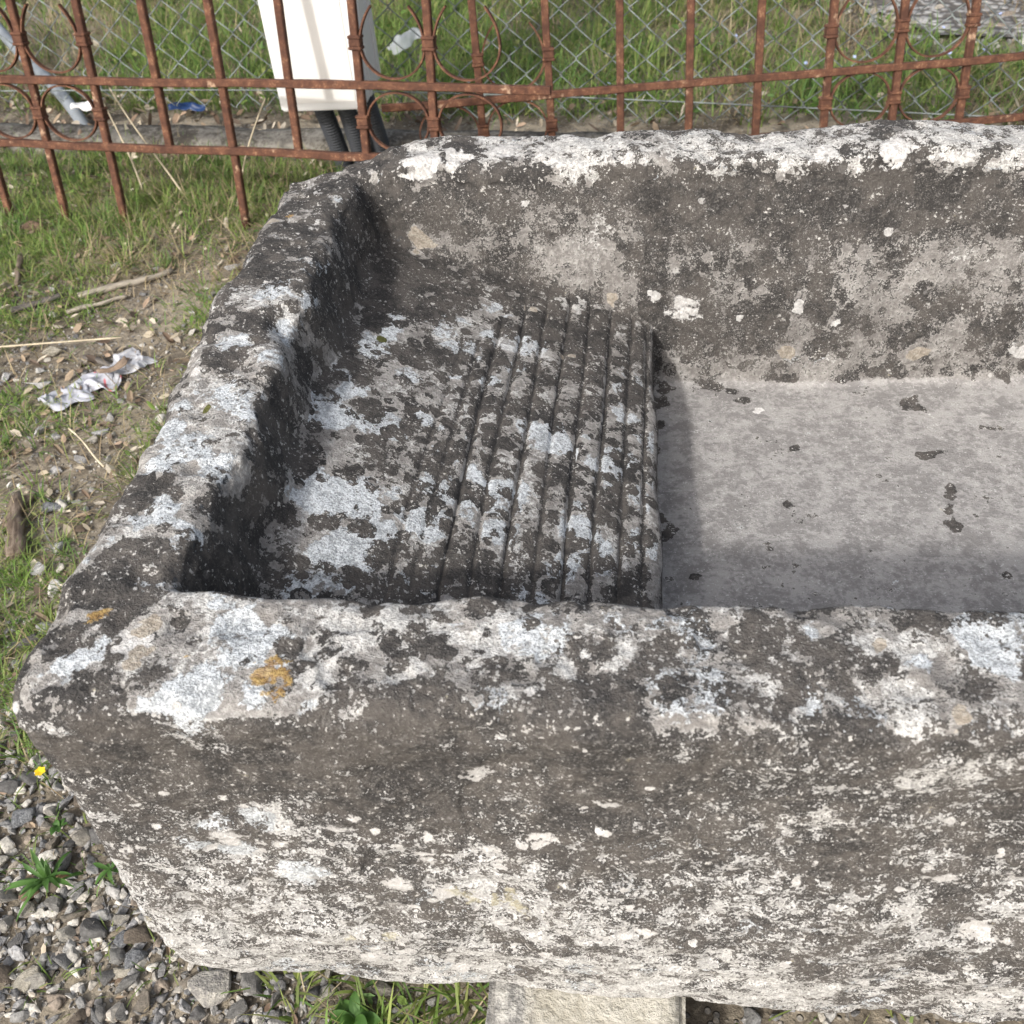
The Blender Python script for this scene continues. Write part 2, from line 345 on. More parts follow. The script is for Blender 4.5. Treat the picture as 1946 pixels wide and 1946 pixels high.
def build_sink():
    hv = 0.0056
    x0, x1, y0, y1, z0, z1 = -.85, 2.22, .61, 2.44, -1.86, -.90
    # finer steps across the carved channels
    gxs = np.concatenate([np.arange(x0, -.42, .0060), np.arange(-.42, .115, .0026), np.arange(.115, x1, .0060)]).astype(np.float32)
    nx, ny, nz = len(gxs), int((y1 - y0) / hv) + 1, int((z1 - z0) / hv) + 1
    X = gxs[:, None, None]
    Y = (y0 + hv * np.arange(ny, dtype=np.float32))[None, :, None]
    Z = (z0 + hv * np.arange(nz, dtype=np.float32))[None, None, :]
    def rrect(x, y, ax, bx, ay, by, r):
        qx = np.abs(x - (ax + bx) / 2) - (bx - ax) / 2 + r
        qy = np.abs(y - (ay + by) / 2) - (by - ay) / 2 + r
        return np.minimum(np.maximum(qx, qy), 0) + np.sqrt(np.maximum(qx, 0) ** 2 + np.maximum(qy, 0) ** 2) - r
    def slab(d2, w, re):
        a, b = d2 + re, w + re
        return np.minimum(np.maximum(a, b), 0) + np.sqrt(np.maximum(a, 0) ** 2 + np.maximum(b, 0) ** 2) - re
    def smax(a, b, k):
        h = np.maximum(k - np.abs(a - b), 0) / k
        return np.maximum(a, b) + h * h * k * 0.25
    x = X[:, :, 0]; y = Y[:, :, 0]
    # plan outlines (2-D) with uneven sides
    def wav(v, *terms):
        s = 0
        for a, f, ph in terms: s = s + a * np.sin(v * f + ph)
        return s
    xo = x + wav(y, (.006, 9, .4), (.004, 23, 1.1), (.004, 41, 2.0)) * sstep(.6, .0, x)
    yo = y + wav(x, (.005, 7, .3), (.003, 19, 2.2)) + 0.015 * sstep(-.3, .1, x) * sstep(1.0, .7, y) * 0
    back_corner = np.maximum(0, (-.33 - x)) * 0.0
    d_out = np.maximum(rrect(xo, yo, -.766, 2.12, .703, 2.335, .036),
                       ((yo - 2.335) * .92 - (xo + .46) * .39))           # chamfered far-left corner
    xi = x + wav(y, (.006, 13, 1.0), (.007, 29, .2)) * sstep(.3, -.3, x)
    yi = y + wav(x, (.004, 15, .8), (.003, 37, 0.1))
    d_in0 = rrect(xi, yi, -.64, 1.93, .903, 2.172, .03)
    # rim height
    rim = -1.0 + 0.020 * sstep(2.10, 2.25, y) * sstep(-.62, -.40, x) + .006 * np.sin(x * 11 + 1) * sstep(2.1, 2.2, y) \
        - .012 * sstep(-.40, -.74, x) * sstep(1.95, 2.3, y) + .007 * np.sin(y * 8.5) * sstep(-.4, -.6, x)
    # shelf surface and floor
    zs = -1.166 - .345 * (x + .5) - .10 * np.maximum(0, x + .05) + .0 * y
    zs = zs + .012 * np.sin(y * 5.2 + .5) - .018 * sstep(1.25, .95, y)
    for xa, ya, xb, yb, dep in GROOVES:
        px = xb + (xa - xb) * (y - yb) / (ya - yb) + .0012 * np.sin(y * 9 + xa * 40)
        dd = np.abs(x - px)
        on = sstep(ya + .10, ya - .06, y)
        fade = .85 + .15 * np.sin(y * 5 + xa * 70)
        zs = zs - dep * fade * on * (.0085 * np.exp(-(dd / .0048) ** 2) + .0022 * np.exp(-(dd / .018) ** 2))
    floor = -1.555 + .006 * np.sin(x * 4) * np.sin(y * 5) + 0.02 * (y > 5)
    F = np.empty((nx, ny, nz), np.float32)
    d_out = np.broadcast_to(d_out, (nx, ny)); d_in0 = np.broadcast_to(d_in0, (nx, ny)); xi = np.broadcast_to(xi, (nx, ny))
    rim = np.broadcast_to(rim, (nx, ny)); zs = np.broadcast_to(zs, (nx, ny)); floor = np.broadcast_to(floor, (nx, ny))
    z = Z[0]
    for a in range(0, nx, 48):
        b = min(nx, a + 48)
        zz = z[None]
        bot = -1.795 - .072 * sstep(-.68, .0, X[a:b]) + .014 * np.sin(X[a:b] * 6 + 1.2)
        w = np.maximum(zz - rim[a:b, :, None], bot - zz)
        tap = .010 * sstep(-1.25, -1.75, zz)                       # sides draw in a little at the foot
        body = slab(d_out[a:b, :, None] + tap + .012 * np.sin(zz * 9), w, .042)
        slope = (zz + 1.0) * .10                                     # basin walls lean
        lw = (-.600 - .26 * np.minimum(zz + 1.0, 0)) - xi[a:b, :, None]      # the short left wall slants
        d_in = smax(d_in0[a:b, :, None] - slope * .55, lw, .022)
        cav = smax(d_in, floor[a:b, :, None] - zz, .035)
        solid = smax(body, -cav, .026)
        shelf = smax(zz - zs[a:b, :, None], X[a:b] - .083 + .004 * np.sin(Y * 17), .03)
        shelf = np.maximum(shelf, slab(d_out[a:b, :, None] + .06, zz + 1.08, .02))
        hk = np.maximum(.014 - np.abs(solid - shelf), 0) / .014
        F[a:b] = np.minimum(solid, shelf) - hk * hk * .014 * .25
    # chips broken out of the edges: (x, y, z, radius, strength)
    for cx, cy, cz, r, fl in ((-.585, 1.57, -.985, .075, .6), (-.245, .915, -.985, .055, 1), (-.33, .905, -.985, .04, 1), (-.13, .91, -.985, .05, 1),
                              (-.79, 1.02, -1.0, .055, 1), (-.785, 1.42, -1.0, .05, 1), (-.60, 1.08, -.975, .055, 1), (-.07, 2.33, -.965, .06, 1),
                              (-.80, 1.80, -.99, .05, 1), (.13, 2.345, -.97, .045, 1),
                              (.62, .91, -.985, .04, 1), (-.78, .86, -1.0, .05, 1)):
        i0, i1 = [int(np.searchsorted(gxs, v)) for v in (cx - r, cx + r)]
        j0, j1 = [int(np.clip((v - y0) / hv, 0, ny)) for v in (cy - r, cy + r)]
        k0, k1 = [int(np.clip((v - z0) / hv, 0, nz)) for v in (cz - r, cz + r)]
        if i1 <= i0 or j1 <= j0 or k1 <= k0: continue
        dd = np.sqrt((X[i0:i1] - cx) ** 2 + (Y[:, j0:j1] - cy) ** 2 + ((Z[:, :, k0:k1] - cz) * 1.7) ** 2) - r * .78
        F[i0:i1, j0:j1, k0:k1] = smax(F[i0:i1, j0:j1, k0:k1], -dd, .02)
    # ---- surface nets
    ins = F < 0
    s = np.zeros((nx - 1, ny - 1, nz - 1), np.int8)
    for dx in (0, 1):
        for dy in (0, 1):
            for dz in (0, 1):
                s += ins[dx:nx - 1 + dx, dy:ny - 1 + dy, dz:nz - 1 + dz]
    act = (s > 0) & (s < 8)
    ci, cj, ck = np.nonzero(act)
    idx = np.full(act.shape, -1, np.int32)
    idx[ci, cj, ck] = np.arange(len(ci))
    cor = {}
    for dx in (0, 1):
        for dy in (0, 1):
            for dz in (0, 1):
                cor[dx, dy, dz] = F[ci + dx, cj + dy, ck + dz]
    acc = np.zeros((len(ci), 3), np.float32); cnt = np.zeros(len(ci), np.float32)
    for ax in range(3):
        for p in (0, 1):
            for q in (0, 1):
                a = [0, 0, 0]; o2 = [i for i in range(3) if i != ax]
                a[o2[0]] = p; a[o2[1]] = q
                b = list(a); b[ax] = 1
                fa, fb = cor[tuple(a)], cor[tuple(b)]
                m = (fa < 0) != (fb < 0)
                tt = np.where(m, fa / np.where(m, fa - fb, 1), 0)
                for k in range(3):
                    acc[:, k] += np.where(m, a[k] + (tt if k == ax else 0), 0)
                cnt += m
    V = acc / cnt[:, None] + np.stack([ci, cj, ck], 1)
    vx = np.interp(V[:, 0], np.arange(nx), gxs)
    V = V * hv + np.array([x0, y0, z0], np.float32)
    V[:, 0] = vx
    faces = []
    for ax in range(3):
        sl = [slice(1, nx - 1), slice(1, ny - 1), slice(1, nz - 1)]
        sl[ax] = slice(0, (nx, ny, nz)[ax] - 1)
        s2 = list(sl); s2[ax] = slice(1, (nx, ny, nz)[ax])
        A, B = ins[tuple(sl)], ins[tuple(s2)]
        e = np.nonzero(A != B)
        off = [1, 1, 1]; off[ax] = 0
        i, j, k = [e[q] + off[q] for q in range(3)]
        inside_first = A[e]
        o1, o2 = [(1, 2), (2, 0), (0, 1)][ax]
        def cell(d1, d2):
            c = [i.copy(), j.copy(), k.copy()]
            c[o1] -= d1; c[o2] -= d2
            return idx[c[0], c[1], c[2]]
        q = np.stack([cell(1, 1), cell(0, 1), cell(0, 0), cell(1, 0)], 1)
        q[~inside_first] = q[~inside_first][:, ::-1]
        faces.append(q)
    Fq = np.concatenate(faces)
    del F, ins, s, act, idx
    # normals
    e1 = V[Fq[:, 2]] - V[Fq[:, 0]]; e2 = V[Fq[:, 3]] - V[Fq[:, 1]]
    fn = np.cross(e1, e2)
    N = np.zeros_like(V)
    for c in range(4):
        for k in range(3):
            N[:, k] += np.bincount(Fq[:, c], weights=fn[:, k], minlength=len(V))
    N /= np.linalg.norm(N, axis=1, keepdims=True) + 1e-9
    x, y, z = V[:, 0], V[:, 1], V[:, 2]
    inside = sstep(.02, -.01, np.maximum(np.maximum(-.615 - x, x - 1.95), np.maximum(.885 - y, y - 2.19))) * sstep(-1.02, -1.06, z)
    flo = inside * sstep(-1.50, -1.545, z) * sstep(.5, .9, N[:, 2])
    # weathered relief
    Vn = V.copy(); Vn[:, 2] *= 1.6
    shelf0 = inside * sstep(.10, .06, x) * sstep(.4, .7, N[:, 2]) * (1 - flo)
    amp = 1 - .85 * flo - .62 * inside * (1 - flo) - .24 * shelf0
    d = (.0085 * fbm(Vn, 3.4, 3, 11) + .0075 * fbm(Vn, 11, 3, 21) * (.4 + .9 * sstep(-.2, .4, vnoise(V, 4, 5)))
         + .0042 * fbm(Vn, 40, 3, 31)) * amp
    lay = np.stack([x * 9, y * 9, z * 34], 1)
    d += .0016 * fbm(lay, 1.0, 3, 41) * (1 - inside) * sstep(.75, .3, np.abs(N[:, 2]))
    d -= .006 * sstep(.30, .62, vnoise(V, 26, 51)) * amp * (1 - .7 * inside)
    V = V + N * d[:, None]
    x, y, z = V[:, 0], V[:, 1], V[:, 2]
    # ---- colour zones
    up = sstep(.35, .75, N[:, 2])
    wob = .05 * fbm(V, 6, 3, 61)
    front = sstep(.80, .74, y) * (1 - up) * (1 - inside)
    side = (1 - inside) * (1 - up) * (1 - front) * np.maximum(sstep(-.70, -.76, x), sstep(2.27, 2.33, y))
    shelf = inside * sstep(.10, .06, x) * sstep(.4, .7, N[:, 2]) * (1 - flo)
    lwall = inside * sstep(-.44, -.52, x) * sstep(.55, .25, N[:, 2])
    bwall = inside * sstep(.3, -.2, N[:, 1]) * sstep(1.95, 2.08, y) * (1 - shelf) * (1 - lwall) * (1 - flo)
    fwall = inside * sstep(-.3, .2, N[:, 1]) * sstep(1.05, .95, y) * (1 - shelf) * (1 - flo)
    step_face = inside * sstep(.03, .07, x) * sstep(.13, .10, x) * sstep(.5, .2, N[:, 2])
    rimtop = (1 - inside) * up
    brim = rimtop * sstep(2.1, 2.18, y)
    A = {k: np.zeros(len(V), np.float32) for k in ('front', 'dark', 'pale', 'tan', 'ochre', 'smooth', 'black', 'dots', 'spots', 'cream', 'white', 'yellow', 'moss', 'grain')}
    edge = np.clip(1 - front - side - rimtop - inside, 0, 1)
    A['front'] = front + side
    A['smooth'] = flo
    A['grain'] = front + side + .8 * bwall + .35 * rimtop * sstep(-.2, .2, x)
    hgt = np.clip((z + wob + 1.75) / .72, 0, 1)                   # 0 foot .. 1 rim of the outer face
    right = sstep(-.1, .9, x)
    dk_front = .46 + .44 * sstep(.38, .80, hgt) + .10 * sstep(.72, .86, hgt) * (1 - .6 * right) - .24 * sstep(.26, .06, hgt) * (1 - .5 * right) - .20 * right * sstep(.5, .9, hgt) + .16 * right * sstep(.62, .3, hgt)  # dark lichen, plus the shading change below the rim edge painted in
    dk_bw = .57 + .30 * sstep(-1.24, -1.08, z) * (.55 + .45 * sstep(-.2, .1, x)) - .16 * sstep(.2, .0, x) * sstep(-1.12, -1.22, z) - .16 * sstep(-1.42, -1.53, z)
    dk_rim = .50 + .16 * sstep(1.55, 1.9, y) + .04 * sstep(-.05, .3, x) * (y < 1.2)
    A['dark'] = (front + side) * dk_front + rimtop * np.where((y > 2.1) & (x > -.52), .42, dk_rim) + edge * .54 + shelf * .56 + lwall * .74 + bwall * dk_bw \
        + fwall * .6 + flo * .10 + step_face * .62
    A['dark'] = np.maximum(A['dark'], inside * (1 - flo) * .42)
    A['pale'] = edge * .40 + rimtop * np.where(y > 2.1, .20, .36) + shelf * .45 + lwall * .24 + front * .20 + bwall * .12 + step_face * .2
    A['cream'] = edge * .3 + rimtop * np.where((y > 2.1) & (x > -.52), .60, .45) + front * (.42 + .25 * sstep(.4, .0, hgt)) + side * .5 + bwall * .14 + shelf * .42
    A['cream'] = A['cream'] * (1 - flo)
    A['dots'] = bwall * sstep(-.3, .1, x) + .9 * shelf
    A['spots'] = front * (.06 + .36 * sstep(.85, .5, hgt)) + rimtop * .10 + bwall * .03
    A['black'] = .16 * lwall * sstep(-1.10, -1.03, z) + .18 * inside * sstep(2.0, 2.1, y) * sstep(-.38, -.5, x) + .1 * step_face + .16 * edge * sstep(-.5, -.55, x) * sstep(2.1, 1.9, y)
    back_slab = shelf * sstep(1.82, 2.0, y)
    A['dark'] += .16 * back_slab; A['pale'] -= .22 * back_slab
    crease_shade = inside * (sstep(.03, .0, np.abs(z - (-1.166 - .345 * (x + .5)))) * np.maximum(sstep(2.08, 2.13, y) * (x < .08), sstep(-.50, -.545, x)))
    A['dark'] += .22 * crease_shade; A['black'] += .12 * crease_shade  # shade in the crease of shelf and walls, painted as darker colour
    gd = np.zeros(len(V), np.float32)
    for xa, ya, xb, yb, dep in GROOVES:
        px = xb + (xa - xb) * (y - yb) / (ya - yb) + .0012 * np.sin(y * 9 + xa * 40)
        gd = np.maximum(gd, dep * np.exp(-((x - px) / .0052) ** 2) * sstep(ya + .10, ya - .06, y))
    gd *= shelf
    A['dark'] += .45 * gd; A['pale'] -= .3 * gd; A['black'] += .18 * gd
    # individual growths and black edge patches, seen on the stone: kind x,y,z,radius in millimetres
    P = np.stack([x * Q, y * Q, z * Q + ZT], 1)
    Pw = P + .011 * np.stack([fbm(P, 60, 3, 71, .65), fbm(P, 60, 3, 72, .65), fbm(P, 60, 3, 73, .65)], 1)
    Ps = P + .0022 * np.stack([fbm(P, 210, 2, 74), fbm(P, 210, 2, 75), fbm(P, 210, 2, 76)], 1)
    for wd in BLOBS.split():
        k = wd[0]
        bx, by, bz, br = [int(v) / 1000 for v in wd[1:].split(',')]
        br = max(br, .002)
        if k == 'D' and abs(bz - .174) < .004 and bx > .03: br *= 1.45
        U = Ps if br < .006 else Pw
        near = np.nonzero((np.abs(U[:, 0] - bx) < br * 2.2 + .01) & (np.abs(U[:, 1] - by) < br * 2.2 + .04) & (np.abs(U[:, 2] - bz) < br * 2.2 + .025))[0]
        if not len(near): continue
        q = U[near] - np.array([bx, by, bz])
        nn = N[near]
        q = q - nn * np.clip((q * nn).sum(1), -.03, .03)[:, None]            # distance along the surface
        ds = np.sqrt((q ** 2).sum(1)) / br
        w = sstep(1.55, .35, ds)
        if k == 'W': A['pale'][near] += .42 * w; A['dark'][near] -= (.42 + .22 * front[near]) * w
        elif k == 'L': A['cream'][near] += (.36 - .2 * bwall[near]) * w; A['dark'][near] -= (.25 - .09 * bwall[near]) * w
        elif k == 'D': A['dark'][near] += (.26 + .5 * flo[near]) * w; A['pale'][near] -= .2 * w
        elif k == 'T': A['tan'][near] = np.maximum(A['tan'][near], .82 * w); A['dark'][near] -= .5 * w
        elif k == 'O': A['ochre'][near] = np.maximum(A['ochre'][near], .85 * w)
        elif k == 'X': A['white'][near] = np.maximum(A['white'][near], .85 * w)
        elif k == 'Y': A['yellow'][near] = np.maximum(A['yellow'][near], .72 * w); A['dark'][near] -= .1 * w
        elif k == 'M': A['moss'][near] = np.maximum(A['moss'][near], .9 * w)
        elif k == 'K': A['black'][near] += .42 * w
    base = np.array([.6 * Q, 1.5 * Q, ZT - 1.0 * Q])
    me = mesh_np('stone_sink', P - base, Fq, smooth=True)
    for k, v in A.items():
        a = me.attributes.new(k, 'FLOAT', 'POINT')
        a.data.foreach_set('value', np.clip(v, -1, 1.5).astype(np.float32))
    o = link('stone_sink', me, stone_material(), loc=base)
    tag(o, 'old lichen covered stone sink with ribbed draining shelf, resting on a pale stone block', 'stone sink')
    return o

build_sink()

# ------------------------------------------------------------------ shared materials
def rust_material():
    t = NT('rusted_iron'); o = t.n('ShaderNodeNewGeometry').outputs['Position']
    a = t.noise(o, 60, 6, 0.7); b = t.noise(t.vmath('ADD', o, (4, 2, 7)), 320, 4, 0.7)
    col = t.mix(t.step(a, .35, .65), (0.066, 0.031, 0.021), (0.132, 0.060, 0.036))
    col = t.mix(t.step(t.add(b, t.mul(t.sub(a, .5), .8)), .58, .72), col, (0.235, 0.13, 0.075))
    col = t.mix(t.step(t.noise(t.vmath('ADD', o, (9, 1, 3)), 28, 5, .7), .60, .68), col, (0.36, 0.24, 0.16))
    return t.finish(col, 0.88, t.bump(t.add(b, a), 0.0012, 0.7))
RUST = rust_material()

def wire_material():
    t = NT('galvanised_wire'); o = t.n('ShaderNodeNewGeometry').outputs['Position']
    col = t.mix(t.step(t.noise(o, 40, 4), .4, .62), (0.14, 0.155, 0.155), (0.25, 0.28, 0.27))
    t.b.inputs['Metallic'].default_value = 0.15
    return t.finish(col, 0.6)
WIRE = wire_material()

def plain(name, col, rough=0.8, k=0.25, scale=30, bump=0.0, bscale=200):
    t = NT(name); o = t.obj()
    n = t.noise(o, scale, 5, .65)
    lo = tuple(c * (1 - k) for c in col); hi = tuple(min(.85, c * (1 + k)) for c in col)
    nr = t.bump(t.noise(o, bscale, 4, .7), bump, 0.8) if bump else None
    return t.finish(t.mix(t.step(n, .3, .7), lo, hi), rough, nr)

def tint_material(name, translucent=0.0, rough=0.85, grain=None, bump=0.0, gain=1.0):
    t = NT(name)
    col = t.attr('tint', 'Color')
    if grain:
        g = t.noise(t.n('ShaderNodeNewGeometry').outputs['Position'], grain, 4, .7)
        col = t.mix(1.0, col, col)
        m = t.n('ShaderNodeMix', data_type='RGBA', blend_type='MULTIPLY')
        m.inputs[0].default_value = 1.0
        t.l(col, m.inputs[6]); t.put(m.inputs[7], t.mix(t.step(g, .3, .7), (.62, .62, .62), (1.25, 1.25, 1.25)))
        col = m.outputs[2]
        if bump: t.finish(None, None, t.bump(g, bump, 0.8))
    t.finish(col, rough)
    if translucent:
        tr = t.n('ShaderNodeBsdfTranslucent'); t.l(col, tr.inputs[0])
        mx = t.n('ShaderNodeMixShader'); mx.inputs[0].default_value = translucent
        t.l(t.b.outputs[0], mx.inputs[1]); t.l(tr.outputs[0], mx.inputs[2])
        t.l(mx.outputs[0], t.out.inputs[0])
    return t.m
GRASS = tint_material('grass_blade', 0.45, 0.6)
STRAW = tint_material('dry_stalk', 0.2, 0.8)
LEAF = tint_material('dead_leaf', 0.15, 0.85)

# ------------------------------------------------------------------ ground
LINE_M, LINE_C = -0.109, 1.7455                      # the mesh fence and its kerb: y = C + M x
def kerb_y(x): return LINE_C + LINE_M * x

def ground_material():
    t = NT('soil'); o = t.n('ShaderNodeNewGeometry').outputs['Position']
    a = t.noise(o, 7, 6, .6); b = t.noise(o, 60, 6, .7); c = t.noise(o, 240, 4, .7)
    col = t.mix(t.step(t.add(a, t.mul(t.sub(b, .5), .8)), .38, .64), (0.125, 0.105, 0.08), (0.29, 0.25, 0.19))
    v = t.voro(o, 150)
    sc = t.n('ShaderNodeSeparateColor'); t.l(v.outputs['Color'], sc.inputs[0])
    grit = t.mul(t.step(v.outputs['Distance'], .42, .28), t.step(sc.outputs[0], .45, .5))
    col = t.mix(t.mul(grit, .8), col, t.mix(sc.outputs[1], (0.15, 0.145, 0.14), (0.40, 0.37, 0.32)))
    col = t.mix(t.mul(t.step(c, .52, .7), .5), col, (0.30, 0.25, 0.18))
    return t.finish(col, .95, t.bump(t.add(b, t.mul(grit, .4)), .006, .9))

def build_ground():
    gx = np.unique(np.concatenate([-np.geomspace(2.6, 70, 14), np.linspace(-2.4, 2.4, 121), np.geomspace(2.6, 70, 14)]))
    gy = np.unique(np.concatenate([-np.geomspace(.7, 60, 12), np.linspace(-.5, 3.6, 104), np.geomspace(3.9, 80, 14)]))
    XX, YY = np.meshgrid(gx, gy, indexing='ij')
    z = ground_z(XX.ravel(), YY.ravel())
    far = sstep(3, 9, np.maximum(np.abs(XX.ravel()), np.abs(YY.ravel() - 1)))
    z = z * (1 - far) - .05 * far
    V = np.stack([XX.ravel(), YY.ravel(), z], 1)
    ny = len(gy)
    i, j = np.meshgrid(np.arange(len(gx) - 1), np.arange(ny - 1), indexing='ij')
    a = (i * ny + j).ravel()
    F = np.stack([a, a + ny, a + ny + 1, a + 1], 1)
    o = link('ground', mesh_np('ground', V, F, True), ground_material())
    tag(o, kind='structure')
build_ground()

# gravel drive beyond the meadow
def build_road():
    xs = np.linspace(-.2, 14, 72)
    def near(x): return 2.23 - .42 * (x - .4) + .03 * np.sin(x * 9)
    V, F = [], []
    for k, xx in enumerate(xs):
        for m, dy in enumerate((0, .3, 1.2, 3.0, 5.0)):
            yy = max(near(xx), -4) + dy + (2.2 * max(0, .6 - xx) if m == 0 else 0)
            V.append((xx, yy, gz(xx, yy) + .012 if yy < 6 else -.02))
    for k in range(len(xs) - 1):
        for m in range(4):
            F.append((k * 5 + m, k * 5 + 5 + m, k * 5 + 6 + m, k * 5 + 1 + m))
    t = NT('road_gravel'); o = t.n('ShaderNodeNewGeometry').outputs['Position']
    v = t.voro(o, 60); sc = t.n('ShaderNodeSeparateColor'); t.l(v.outputs['Color'], sc.inputs[0])
    col = t.mix(sc.outputs[0], (0.20, 0.195, 0.19), (0.46, 0.45, 0.43))
    col = t.mix(t.step(v.outputs['Distance'], .35, .6), col, (0.12, 0.11, 0.10))
    m = t.finish(col, .95, t.bump(t.math('SUBTRACT', 1.0, v.outputs['Distance']), .008, 1.0))
    tag(link('gravel_road', mesh_np('gravel_road', np.array(V), np.array(F), True), m), kind='structure')
build_road()

# ------------------------------------------------------------------ stones
def hull_mesh(name, n=15, flat=.62, seed=0, long=1.25):
    rr = np.random.default_rng(seed)
    bm = bmesh.new()
    p = rr.normal(size=(n, 3)); p /= np.linalg.norm(p, axis=1, keepdims=True)
    p *= (1 - .28 * rr.random((n, 1)) ** 2)
    p *= np.array([long, 1.0 * rr.uniform(.75, 1), flat])
    for q in p: bm.verts.new(q)
    r = bmesh.ops.convex_hull(bm, input=bm.verts)
    bmesh.ops.delete(bm, geom=list({g for g in r['geom_interior'] + r['geom_unused'] if isinstance(g, bmesh.types.BMVert)}), context='VERTS')
    bmesh.ops.bevel(bm, geom=bm.edges[:], offset=.09, segments=1, affect='EDGES')
    bmesh.ops.triangulate(bm, faces=bm.faces[:])
    me = bpy.data.meshes.new(name)
    bm.to_mesh(me); bm.free()
    return me

STONES = [hull_mesh('stone', int(rng.integers(10, 17)), rng.uniform(.5, .85), 100 + k, rng.uniform(1.05, 1.6)) for k in range(16)]
STONE_TINTS = np.array([(.30, .29, .275), (.225, .22, .215), (.35, .34, .32), (.20, .195, .19), (.40, .37, .32), (.30, .265, .22),
                        (.26, .258, .258), (.47, .445, .40), (.24, .20, .16), (.32, .315, .31), (.235, .23, .22), (.55, .52, .46)]) * 1.02

def rock_material(name, lo, hi, spread=0.25, wht=0.1):
    """stone colour varies from object to object"""
    t = NT(name); o = t.obj()
    r = t.n('ShaderNodeObjectInfo').outputs['Random']
    ramp = t.n('ShaderNodeValToRGB')
    cr = ramp.color_ramp
    cr.interpolation = 'CONSTANT'
    cols = [tuple(c) for c in STONE_TINTS]
    cr.elements[0].position = 0; cr.elements[0].color = cols[0] + (1,)
    cr.elements[1].position = 1 / len(cols); cr.elements[1].color = cols[1] + (1,)
    for k in range(2, len(cols)):
        e = cr.elements.new(k / len(cols)); e.color = cols[k] + (1,)
    t.l(r, ramp.inputs[0])
    n = t.noise(o, 2.6, 6, .72)
    m = t.n('ShaderNodeMix', data_type='RGBA', blend_type='MULTIPLY')
    m.inputs[0].default_value = 1.0
    t.l(ramp.outputs[0], m.inputs[6]); t.put(m.inputs[7], t.mix(t.step(n, .3, .7), (.62, .61, .6), (1.22, 1.22, 1.2)))
    return t.finish(m.outputs[2], .9, t.bump(t.noise(o, 9, 5, .75), .08, .7))
ROCK = rock_material('crushed_stone', None, None)
for me in STONES: me.materials.append(ROCK)

def sink_clear(x, y, pad=0.0):
    """true where a point of ground is not under the sink's block"""
    return ~((x > -.09 - pad) & (x < .055 + pad) & (y > .14 - pad) & (y < .80))

# seen patch of gravel: dense by the near corner, thinning up the left side
def gravel_density(x, y):
    d = sstep(.95, .45, y + .25 * (x + .6)) * .46 + .20
    n = vnoise(np.stack([x, y, 0 * x], 1), 7, 77)
    d = d * (.75 + .5 * n) * sstep(-1.5, -1.1, x)
    return np.clip(d + .26 * sstep(.42, .33, y), 0, 1)

